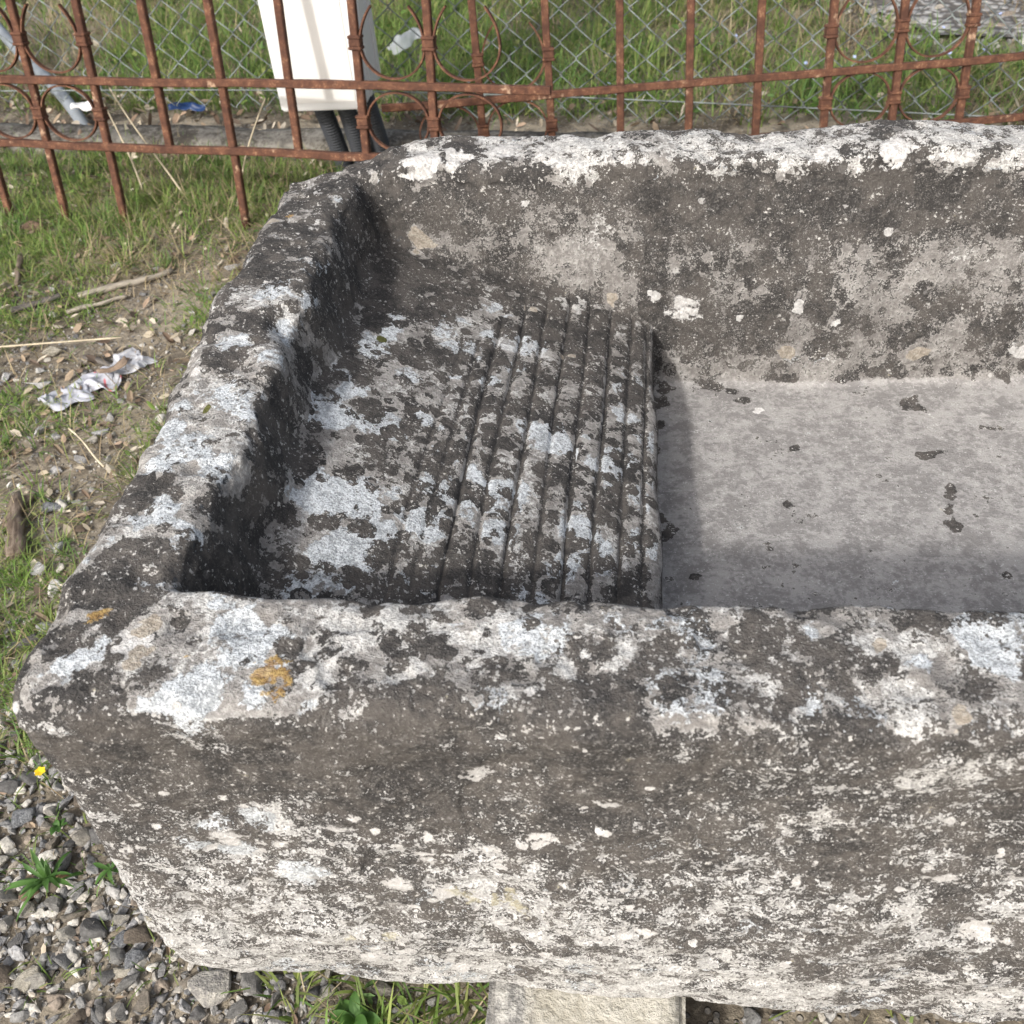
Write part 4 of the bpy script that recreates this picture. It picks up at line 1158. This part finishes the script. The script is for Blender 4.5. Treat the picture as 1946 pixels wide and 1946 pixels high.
def scrunch(L, Wd, h, seed):
    def fn(u, v):
        P = np.stack([u * 2.2, v * 1.7, 0 * u], 1)
        a, b = fbm(P, 1.2, 2, seed), fbm(P, 1.2, 2, seed + 9)
        fold = np.abs(vnoise(P, 1.35, seed + 4)); fold2 = np.abs(vnoise(P, 2.7, seed + 5))
        rim = .72 + .42 * vnoise(np.stack([u * 2, 0 * u, 0 * u], 1), 1.7, seed + 6)
        x = (u - .5) * L + a * L * .10
        y = (v - .5) * Wd * rim + b * Wd * .16
        z = h * (.95 - 1.25 * fold - .45 * fold2 + .4 * a) * np.sin(np.pi * np.clip(v * .9 + .05, 0, 1)) ** .5
        return np.stack([x, y, np.maximum(z, .0012)], 1)
    return fn
wr = sheet('wrapper', 44, 30, scrunch(.068, .062, .016, 33), plastic('wrapper_film', (.42, .425, .465), .85, (.52, .16, .18)),
           'torn white plastic wrapper with red print lying in the dirt left of the sink', 'wrapper', (-.660, 1.012, gz(-.66, 1.01) + .004), .89)
def wrapper_part(name, fn, mat, loc, rz):
    o = sheet(name, 36, 26, fn, mat, None, None, loc, rz)
    for k in ('label', 'category'):
        if k in o: del o[k]
    o.parent = wr
wr.scale = (.88, 1.1, .9)
wrapper_part('clear_end', scrunch(.070, .056, .014, 8), plastic('clear_film', (.58, .59, .62), .55), (.052, .003, .001), .1)
wrapper_part('folded_end', scrunch(.064, .058, .014, 21), plastic('wrapper_film_plain', (.42, .43, .475), .82), (-.046, .004, .001), -.3)
sheet('dead_leaf', 14, 9, crumple(.038, .015, .005, 14, .9), plain('brown_leaf', (.20, .15, .11), .85, .3, 90),
      'dry brown leaf lying across the torn plastic wrapper', 'leaf', (-.638, 1.026, gz(-.64, 1.02) + .019), .95)
sheet('plastic_scrap', 26, 18, crumple(.085, .05, .03, 5), plastic('thin_film', (.55, .58, .60), .45),
      'scrap of clear plastic film caught in the meadow right of the white cabinet', 'plastic scrap', (-.415, 2.06, gz(-.4, 2.06) + .035), .6)
sheet('blue_scrap', 20, 10, crumple(.075, .020, .012, 6), plain('blue_film', (.010, .030, .095), .4, .2, 60),
      'blue plastic scrap in the litter behind the left iron panel', 'plastic scrap', (-.795, 1.838, gz(-.79, 1.83) + .022), .05)
sheet('white_scrap', 22, 12, crumple(.055, .030, .022, 7), plain('white_scrap', (.72, .72, .71), .7, .06, 60),
      'crumpled white paper scrap on the kerb beside the grey hose', 'paper scrap', (-.975, 1.815, .036), .1)
# grey hose coming down through the fence
pts = [(-1.42, 2.30, .13), (-1.30, 2.17, .075), (-1.19, 2.05, .045), (-1.10, 1.94, .05), (-1.02, 1.845, .03), (-.955, 1.765, -.02)]
tt = np.linspace(0, 1, 6); ts = np.linspace(0, 1, 40)
pp = np.stack([np.interp(ts, tt, [p[k] for p in pts]) for k in range(3)], 1)
for _ in range(6): pp[1:-1] = (pp[:-2] + pp[1:-1] * 2 + pp[2:]) / 4
tag(tube('hose', pp, .0115, plain('grey_hose', (.20, .22, .24), .5, .08, 20), None, 12), 'thick grey hose coming out of the meadow down to the kerb at the left', 'hose')

# ------------------------------------------------------------------ plants
def leaf_strip(L, w, lift, droop, n=9, notch=0.0, fold=.25, seed=0):
    t_ = np.linspace(0, 1, n)
    wd = w * np.sin(np.pi * np.clip(t_ * .93 + .05, 0, 1)) ** .8
    if notch: wd = wd * (1 + notch * np.sin(t_ * 40 + seed))
    x = L * t_ * math.cos(lift); z = L * (t_ * math.sin(lift) - droop * t_ ** 2)
    V, F = [], []
    for k in range(n):
        V += [(x[k], -wd[k], z[k] + fold * wd[k]), (x[k], 0, z[k]), (x[k], wd[k], z[k] + fold * wd[k])]
    for k in range(n - 1):
        F += [(k * 3, k * 3 + 3, k * 3 + 4, k * 3 + 1), (k * 3 + 1, k * 3 + 4, k * 3 + 5, k * 3 + 2)]
    return np.array(V), np.array(F)

WEED = None
def weed_mat():
    t = NT('weed_leaf'); o = t.obj()
    n = t.noise(o, 60, 4, .6)
    c = t.mix(t.step(n, .35, .65), (.045, .105, .022), (.085, .175, .04))
    t.finish(c, .55)
    tr = t.n('ShaderNodeBsdfTranslucent'); t.put(tr.inputs[0], (.10, .22, .03))
    mx = t.n('ShaderNodeMixShader'); mx.inputs[0].default_value = .25
    t.l(t.b.outputs[0], mx.inputs[1]); t.l(tr.outputs[0], mx.inputs[2]); t.l(mx.outputs[0], t.out.inputs[0])
    return t.m
WEED = weed_mat()
def weed(x, y, n, L, w, label, seed, lifts=(.2, .9), notch=.12, brown=0):
    rr = np.random.default_rng(seed)
    root = empty('weed_plant', (x, y, gz(x, y)), (0, 0, 0))
    tag(root, label, 'weed')
    for k in range(n):
        V, F = leaf_strip(L * rr.uniform(.55, 1.1), w * rr.uniform(.7, 1.15), rr.uniform(*lifts), rr.uniform(.2, .75), 9, notch, .3, k)
        me = mesh_np('leaf', V, F, True)
        o = link('leaf', me, (plain('withered_leaf', (.22, .14, .07), .8, .3, 60) if k < brown else WEED), root)
        o.rotation_euler = (rr.normal() * .15, 0, k * 6.283 / n + rr.normal() * .3)
        o.location = (0, 0, .004 + .0006 * k)
    return root
weed(-.437, .352, 24, .037, .0021, 'leafy green weed with toothed leaves in the gravel at the lower left', 3, (.25, 1.35), .16, 3)
weed(-.452, .400, 8, .013, .0026, 'small round leaved green weed under the left edge of the sink above the leafy weed', 4, (.3, .9), 0)
weed(-.176, .262, 10, .026, .0055, 'broad leaved weed under the front of the sink left of the support block', 5, (.4, 1.1), 0)
weed(-.395, .366, 6, .016, .0022, 'little weed with narrow leaves between stones just right of the leafy weed', 6, (.2, .7), .1)

# yellow flower
def yellow_flower():
    x, y = -.478, .440
    root = empty('yellow_flower', (x, y, gz(x, y)))
    tag(root, 'single small yellow flower beside the left corner of the sink', 'flower')
    tube('stem', [(0, 0, 0), (.001, .001, .012), (.0, .0, .024)], .0006, WEED, root, 5)
    Y = NT('yellow_petal').finish((.72, .50, .02), .5)
    for k in range(6):
        V, F = leaf_strip(.0052, .0022, .35, .1, 6, 0, .1)
        o = link('petal', mesh_np('petal', V, F, True), Y, root, (0, 0, .024)); o.rotation_euler = (0, 0, k * 1.047)
yellow_flower()
# small blue flowers of the meadow
def blue_flowers():
    B = NT('blue_petal').finish((.45, .52, .78), .6)
    V, F = [], []
    for k in range(4):
        v, f = leaf_strip(.0036, .0021, .25, .15, 5, 0, .1)
        a = k * math.pi / 2
        v = np.stack([v[:, 0] * math.cos(a) - v[:, 1] * math.sin(a), v[:, 0] * math.sin(a) + v[:, 1] * math.cos(a), v[:, 2]], 1)
        F.append(f + sum(len(q) for q in V)); V.append(v)
    me = mesh_np('blue_flower', np.concatenate(V), np.concatenate(F), True); me.materials.append(B)
    spots = [(-.33, 1.83), (-.31, 1.86), (-.23, 1.88), (-.27, 1.845), (-.20, 2.02), (-.36, 1.95), (-.10, 1.92), (.02, 2.03), (.10, 1.86), (.16, 1.95),
             (.33, 1.92), (.36, 1.87), (.42, 1.95), (.46, 1.90), (.50, 2.0), (.55, 1.86), (.58, 1.93), (.62, 1.88), (.66, 1.98), (.69, 1.87),
             (.74, 1.93), (.77, 2.02), (.80, 1.90), (.84, 1.97), (.88, 1.90), (-.02, 1.87), (.22, 2.08), (.60, 2.07), (-.30, 2.10), (.40, 2.12), (.70, 2.08), (.95, 2.0)]
    for x, y in spots:
        z = gz(x, y) + random.uniform(.035, .065)
        o = link('blue_flower', me, None, None, (x, y, z))
        o.rotation_euler = (random.uniform(.3, .8), random.uniform(-.3, .3), random.uniform(0, 6))
        tag(o, 'tiny pale blue flower among the green grass behind the mesh fence', 'flower', 'tiny blue flowers in the meadow')
blue_flowers()

# ------------------------------------------------------------------ grass
GREENS = np.array([(.165, .270, .060), (.120, .225, .050), (.205, .300, .075), (.270, .320, .095), (.145, .245, .085), (.310, .330, .120)])
STRAWS = np.array([(.36, .29, .18), (.28, .22, .13), (.44, .37, .25), (.22, .165, .10), (.33, .28, .16)])

def blades(x, y, L, w, lean, yaw, curve, col, seg=3, z=None):
    n = len(x)
    z0 = ground_z(x, y) - .002 if z is None else z
    ts = np.linspace(0, 1, seg + 1)
    dx, dy = np.cos(yaw), np.sin(yaw)
    nv = seg * 2 + 1
    V = np.empty((n, nv, 3), np.float32)
    for k, t_ in enumerate(ts):
        ang = lean + curve * t_
        out = L * t_ * np.sin(np.clip(ang, -1.5, 1.75)); up = L * t_ * np.cos(np.clip(ang, -1.5, 1.75))
        cx, cy, cz = x + dx * out, y + dy * out, z0 + np.maximum(up, .0005)
        wk = w * (1 - .75 * t_ ** 1.5) * .5
        if k == seg:
            V[:, nv - 1] = np.stack([cx, cy, cz], 1)
        else:
            V[:, 2 * k] = np.stack([cx - dy * wk, cy + dx * wk, cz], 1)
            V[:, 2 * k + 1] = np.stack([cx + dy * wk, cy - dx * wk, cz], 1)
    b = (np.arange(n) * nv)[:, None]
    quads = np.concatenate([b + np.array([[2 * k, 2 * k + 1, 2 * k + 3, 2 * k + 2]]) for k in range(seg - 1)])
    tris = b + np.array([[2 * seg - 2, 2 * seg - 1, 2 * seg]])
    return V.reshape(-1, 3), [quads, tris], np.repeat(col, nv, 0)

def under_sink(x, y): return (x > -.31) & (x < .80) & (y > .235) & (y < .875)

def tufts(n, xr, yr, dens, per, spread, Lr, wr_, cols, lean=.25, curve=.7, jitter=.35):
    cx = rng.uniform(*xr, n); cy = rng.uniform(*yr, n)
    k = rng.random(n) < dens(cx, cy)
    cx, cy = cx[k], cy[k]
    m = rng.integers(per[0], per[1] + 1, len(cx))
    ii = np.repeat(np.arange(len(cx)), m)
    sz = rng.uniform(.6, 1.15, len(cx))[ii]
    yaw = rng.uniform(0, 2 * math.pi, len(ii))
    rad = spread * np.sqrt(rng.random(len(ii))) * sz
    x = cx[ii] + rad * np.cos(yaw); y = cy[ii] + rad * np.sin(yaw)
    L = rng.uniform(*Lr, len(ii)) * sz
    tc = cols[rng.integers(0, len(cols), len(cx))][ii]
    col = (tc * .55 + cols[rng.integers(0, len(cols), len(ii))] * .45) * rng.uniform(.75, 1.25, (len(ii), 1))
    return blades(x, y, L, rng.uniform(*wr_, len(ii)), np.abs(rng.normal(0, lean, len(ii))) + lean * .4, yaw + rng.normal(0, .4, len(ii)),
                  rng.uniform(.1, curve, len(ii)), col)

def join(parts):
    Vs, Qs, Ts, Cs, off = [], [], [], [], 0
    for V, (q, t_), c in parts:
        Vs.append(V); Qs.append(q + off); Ts.append(t_ + off); Cs.append(c); off += len(V)
    return np.concatenate(Vs), [np.concatenate(Qs), np.concatenate(Ts)], np.concatenate(Cs)

def n2(x, y, s, seed): return vnoise(np.stack([x, y, 0 * x], 1), s, seed)
def behind(x, y): return y > kerb_y(x) + .045
def d_meadow(x, y):
    road = y > 2.18 - .42 * (x - .4) + 2.0 * np.maximum(0, .55 - x)
    return behind(x, y) * (~road) * np.clip(.78 + .7 * n2(x, y, 5, 7), .25, 1)
def d_near(x, y):
    f = kerb_y(x) - .15
    green = sstep(.80, 1.15, y) * .62 + .22
    return (y < f) * (~((x > -.34) & (y < .95))) * (~((x > -.31) & (y < 1.0))) * np.clip(green - .08 + 1.0 * n2(x, y, 7.5, 9), 0.03, 1) * sstep(.40, .62, y) \
        * (~((x > -.29) & (x < .8)))
def d_strip(x, y): return sstep(1.22, 1.55, y) * (y < kerb_y(x) - .12) * np.clip(.8 + .4 * n2(x, y, 5, 11), 0, 1) * np.where(x < -.62, 1, .55)
def d_left(x, y): return (x < -.36) * sstep(.42, .50, y) * np.clip(.08 + 1.0 * n2(x, y, 8, 21), 0, .85)
def d_under(x, y): return ((x > -.235) & (x < -.088) & (y > .2) & (y < .42)) * np.clip(.75 + .4 * n2(x, y, 20, 5), 0, 1)
def d_right(x, y): return ((x > .06) & (x < .5) & (y > .1) & (y < .5)) * .55
G = [tufts(8200, (-2.0, 1.6), (1.70, 3.0), d_meadow, (6, 11), .022, (.035, .095), (.0016, .0034), GREENS, .35, 1.0),
     tufts(8200, (-1.3, -.26), (.45, 1.75), d_near, (5, 10), .016, (.014, .038), (.0011, .0023), GREENS, .5, 1.1),
     tufts(1900, (-1.4, -.28), (1.2, 1.75), d_strip, (7, 12), .018, (.022, .058), (.0012, .0024), GREENS, .32, .9),
     tufts(2600, (-1.0, -.28), (.42, 1.05), d_left, (7, 13), .013, (.018, .045), (.0009, .0018), GREENS, .4, 1.0),
     tufts(120, (-.24, -.08), (.2, .42), d_under, (6, 10), .014, (.022, .055), (.0013, .0026), GREENS, .6, 1.2),
     tufts(80, (.06, .5), (.1, .5), d_right, (5, 9), .016, (.02, .05), (.0012, .0024), GREENS, .6, 1.2),
     tufts(150, (-.58, -.26), (.26, .56), lambda x, y: .6 + 0 * x, (5, 9), .008, (.012, .030), (.0008, .0015), GREENS, .5, 1.0),
     tufts(500, (-.3, 1.2), (1.0, 1.6), lambda x, y: .7 + 0 * x, (5, 9), .02, (.03, .07), (.0014, .003), GREENS, .4, 1.0)]
G += [tufts(1500, (-4.2, -1.9), (.2, 4.2), lambda x, y: .8 + 0 * x, (6, 9), .03, (.03, .08), (.003, .006), GREENS, .45, 1.0),
      tufts(1500, (1.0, 3.6), (.9, 2.1), lambda x, y: (y < 1.95 - .3 * x + .6) * .8, (6, 9), .03, (.03, .08), (.003, .006), GREENS, .45, 1.0),
      tufts(500, (.85, 2.2), (.1, 1.0), lambda x, y: .5 + 0 * x, (6, 9), .02, (.02, .06), (.002, .004), GREENS, .45, 1.0),
      tufts(900, (-3.0, .6), (3.0, 4.6), lambda x, y: (x < .2) * .8, (6, 9), .03, (.04, .09), (.003, .006), GREENS, .45, 1.0)]
V, F, C = join(G)
tag(link('grass', mesh_np('grass', V, F, True, C), GRASS), kind='stuff')
D = [tufts(5000, (-2.0, 1.6), (1.70, 3.0), lambda x, y: behind(x, y) * np.clip(.5 - .9 * n2(x, y, 5, 7) + .3 * sstep(2.0, 2.5, y), 0.05, .9), (5, 9), .025, (.04, .11), (.0012, .0024), STRAWS, .55, 1.2),
     tufts(5200, (-1.3, -.26), (.45, 1.75), lambda x, y: (y < kerb_y(x) - .14) * (~((x > -.29))) * .6, (2, 5), .02, (.018, .055), (.0008, .0017), STRAWS, .95, .9),
     tufts(420, (-.85, -.28), (1.25, 1.70), lambda x, y: (y < kerb_y(x) - .13) * .9, (4, 9), .02, (.03, .075), (.0009, .0018), STRAWS, .6, 1.2),
     tufts(60, (-.24, -.06), (.2, .4), lambda x, y: .7 + 0 * x, (3, 6), .014, (.025, .06), (.0008, .0016), STRAWS, .9, .9),
     tufts(90, (-.56, -.24), (.24, .5), lambda x, y: .6 + 0 * x, (1, 3), .01, (.012, .045), (.0005, .0009), STRAWS, 1.15, .4)]
V, F, C = join(D)
tag(link('dry_grass', mesh_np('dry_grass', V, F, True, C), STRAW), kind='stuff')

# low leafy ground cover and leaf litter
def leaflets(n, xr, yr, dens, size, cols, hz, tilt, seed):
    x = rng.uniform(*xr, n); y = rng.uniform(*yr, n)
    k = rng.random(n) < dens(x, y)
    x, y = x[k], y[k]; n = len(x)
    s = rng.uniform(*size, n)
    out = np.array([(-1, 0, 0), (-.45, .48, .12), (.35, .52, .1), (1, 0, .05), (.35, -.5, .1), (-.45, -.48, .14), (0, 0, -.08)], np.float32)
    f = np.array([(0, 6, 1), (1, 6, 2), (2, 6, 3), (3, 6, 4), (4, 6, 5), (5, 6, 0)])
    a = rng.uniform(0, 6.283, n); tx = rng.normal(0, tilt, n); ty = rng.normal(0, tilt, n)
    P = out[None] * s[:, None, None] * np.array([1, 1, 1.0]) * np.stack([np.ones(n), rng.uniform(.5, 1, n), rng.uniform(-1, 2.5, n)], 1)[:, None, :]
    ca, sa = np.cos(a)[:, None], np.sin(a)[:, None]
    X = P[:, :, 0] * ca - P[:, :, 1] * sa; Y = P[:, :, 0] * sa + P[:, :, 1] * ca
    Z = P[:, :, 2] + X * tx[:, None] + Y * ty[:, None] + (ground_z(x, y) + hz * rng.random(n) ** 1.0)[:, None] + s[:, None] * .35
    V = np.stack([X + x[:, None], Y + y[:, None], Z], 2).reshape(-1, 3)
    F = (f[None] + 7 * np.arange(n)[:, None, None]).reshape(-1, 3)
    c = cols[rng.integers(0, len(cols), n)] * rng.uniform(.7, 1.25, (n, 1))
    return V, F, np.repeat(c, 7, 0)
def merge(ls):
    off, Vs, Fs, Cs = 0, [], [], []
    for V, F, C in ls:
        Vs.append(V); Fs.append(F + off); Cs.append(C); off += len(V)
    return np.concatenate(Vs), np.concatenate(Fs), np.concatenate(Cs)
CL = [leaflets(9000, (-2.1, 1.7), (1.7, 2.9), d_meadow, (.004, .010), GREENS, .03, .5, 1),
      leaflets(2600, (-1.4, -.28), (.6, 1.7), d_near, (.002, .0055), GREENS, .010, .5, 2),
      leaflets(160, (-.24, -.085), (.2, .42), d_under, (.003, .007), GREENS, .012, .5, 3),
      leaflets(700, (-.9, -.30), (.4, .8), d_left, (.0015, .004), GREENS, .012, .5, 3)]
V, F, C = merge(CL)
tag(link('ground_cover', mesh_np('ground_cover', V, F, False, C), GRASS), kind='stuff')
BR = np.array([(.30, .23, .16), (.42, .36, .27), (.17, .12, .085), (.52, .46, .37), (.34, .25, .18), (.14, .105, .08)])
LT = [leaflets(3200, (-1.4, -.26), (.5, 1.68), lambda x, y: (y < kerb_y(x) - .13) * (x < -.29) * .8, (.003, .010), BR, .006, .4, 4),
      leaflets(2600, (-1.6, 1.2), (1.5, 2.0), lambda x, y: (np.abs(y - kerb_y(x) + .03) < .15) * np.where(x < -.3, 1.0, .3), (.004, .013), BR, .020, .6, 5),
      leaflets(700, (-.62, -.2), (.2, .7), lambda x, y: .5 + 0 * x, (.0015, .005), BR, .004, .4, 6),
      leaflets(500, (-2, 1.6), (1.8, 2.6), lambda x, y: behind(x, y) * .5, (.004, .012), BR, .03, .6, 7)]
V, F, C = merge(LT)
tag(link('leaf_litter', mesh_np('leaf_litter', V, F, False, C), LEAF), kind='stuff')

# pale pebbles scattered through the thin turf
def pebbles():
    n = 900
    x = rng.uniform(-1.25, -.30, n); y = rng.uniform(.55, 1.5, n)
    k = rng.random(n) < np.clip(1.25 - .75 * y, .12, .9)
    x, y = x[k], y[k]
    src = [m for m in STONES[:8]]
    Vs, Fs, Cs, off = [], [], [], 0
    pale = np.array([(.50, .47, .41), (.58, .56, .52), (.40, .37, .32), (.46, .40, .32), (.34, .33, .32)])
    for a, b in zip(x, y):
        me = src[int(rng.integers(8))]
        v = np.empty(len(me.vertices) * 3, np.float32); me.vertices.foreach_get('co', v); v = v.reshape(-1, 3)
        f = np.empty(len(me.polygons) * 3, np.int32); me.polygons.foreach_get('vertices', f)
        s_ = float(np.clip(rng.lognormal(math.log(.0038), .45), .0018, .009))
        an = rng.uniform(0, 6.28); ca, sa = math.cos(an), math.sin(an)
        w = np.stack([v[:, 0] * ca - v[:, 1] * sa, v[:, 0] * sa + v[:, 1] * ca, v[:, 2]], 1) * s_
        Vs.append(w + np.array([a, b, gz(a, b) + s_ * .35])); Fs.append(f.reshape(-1, 3) + off); off += len(v)
        Cs.append(np.repeat((pale[int(rng.integers(5))] * rng.uniform(.8, 1.1))[None], len(v), 0))
    tag(link('pebbles', mesh_np('pebbles', np.concatenate(Vs), np.concatenate(Fs), False, np.concatenate(Cs)), bpy.data.materials['small_stone']), kind='stuff')
pebbles()
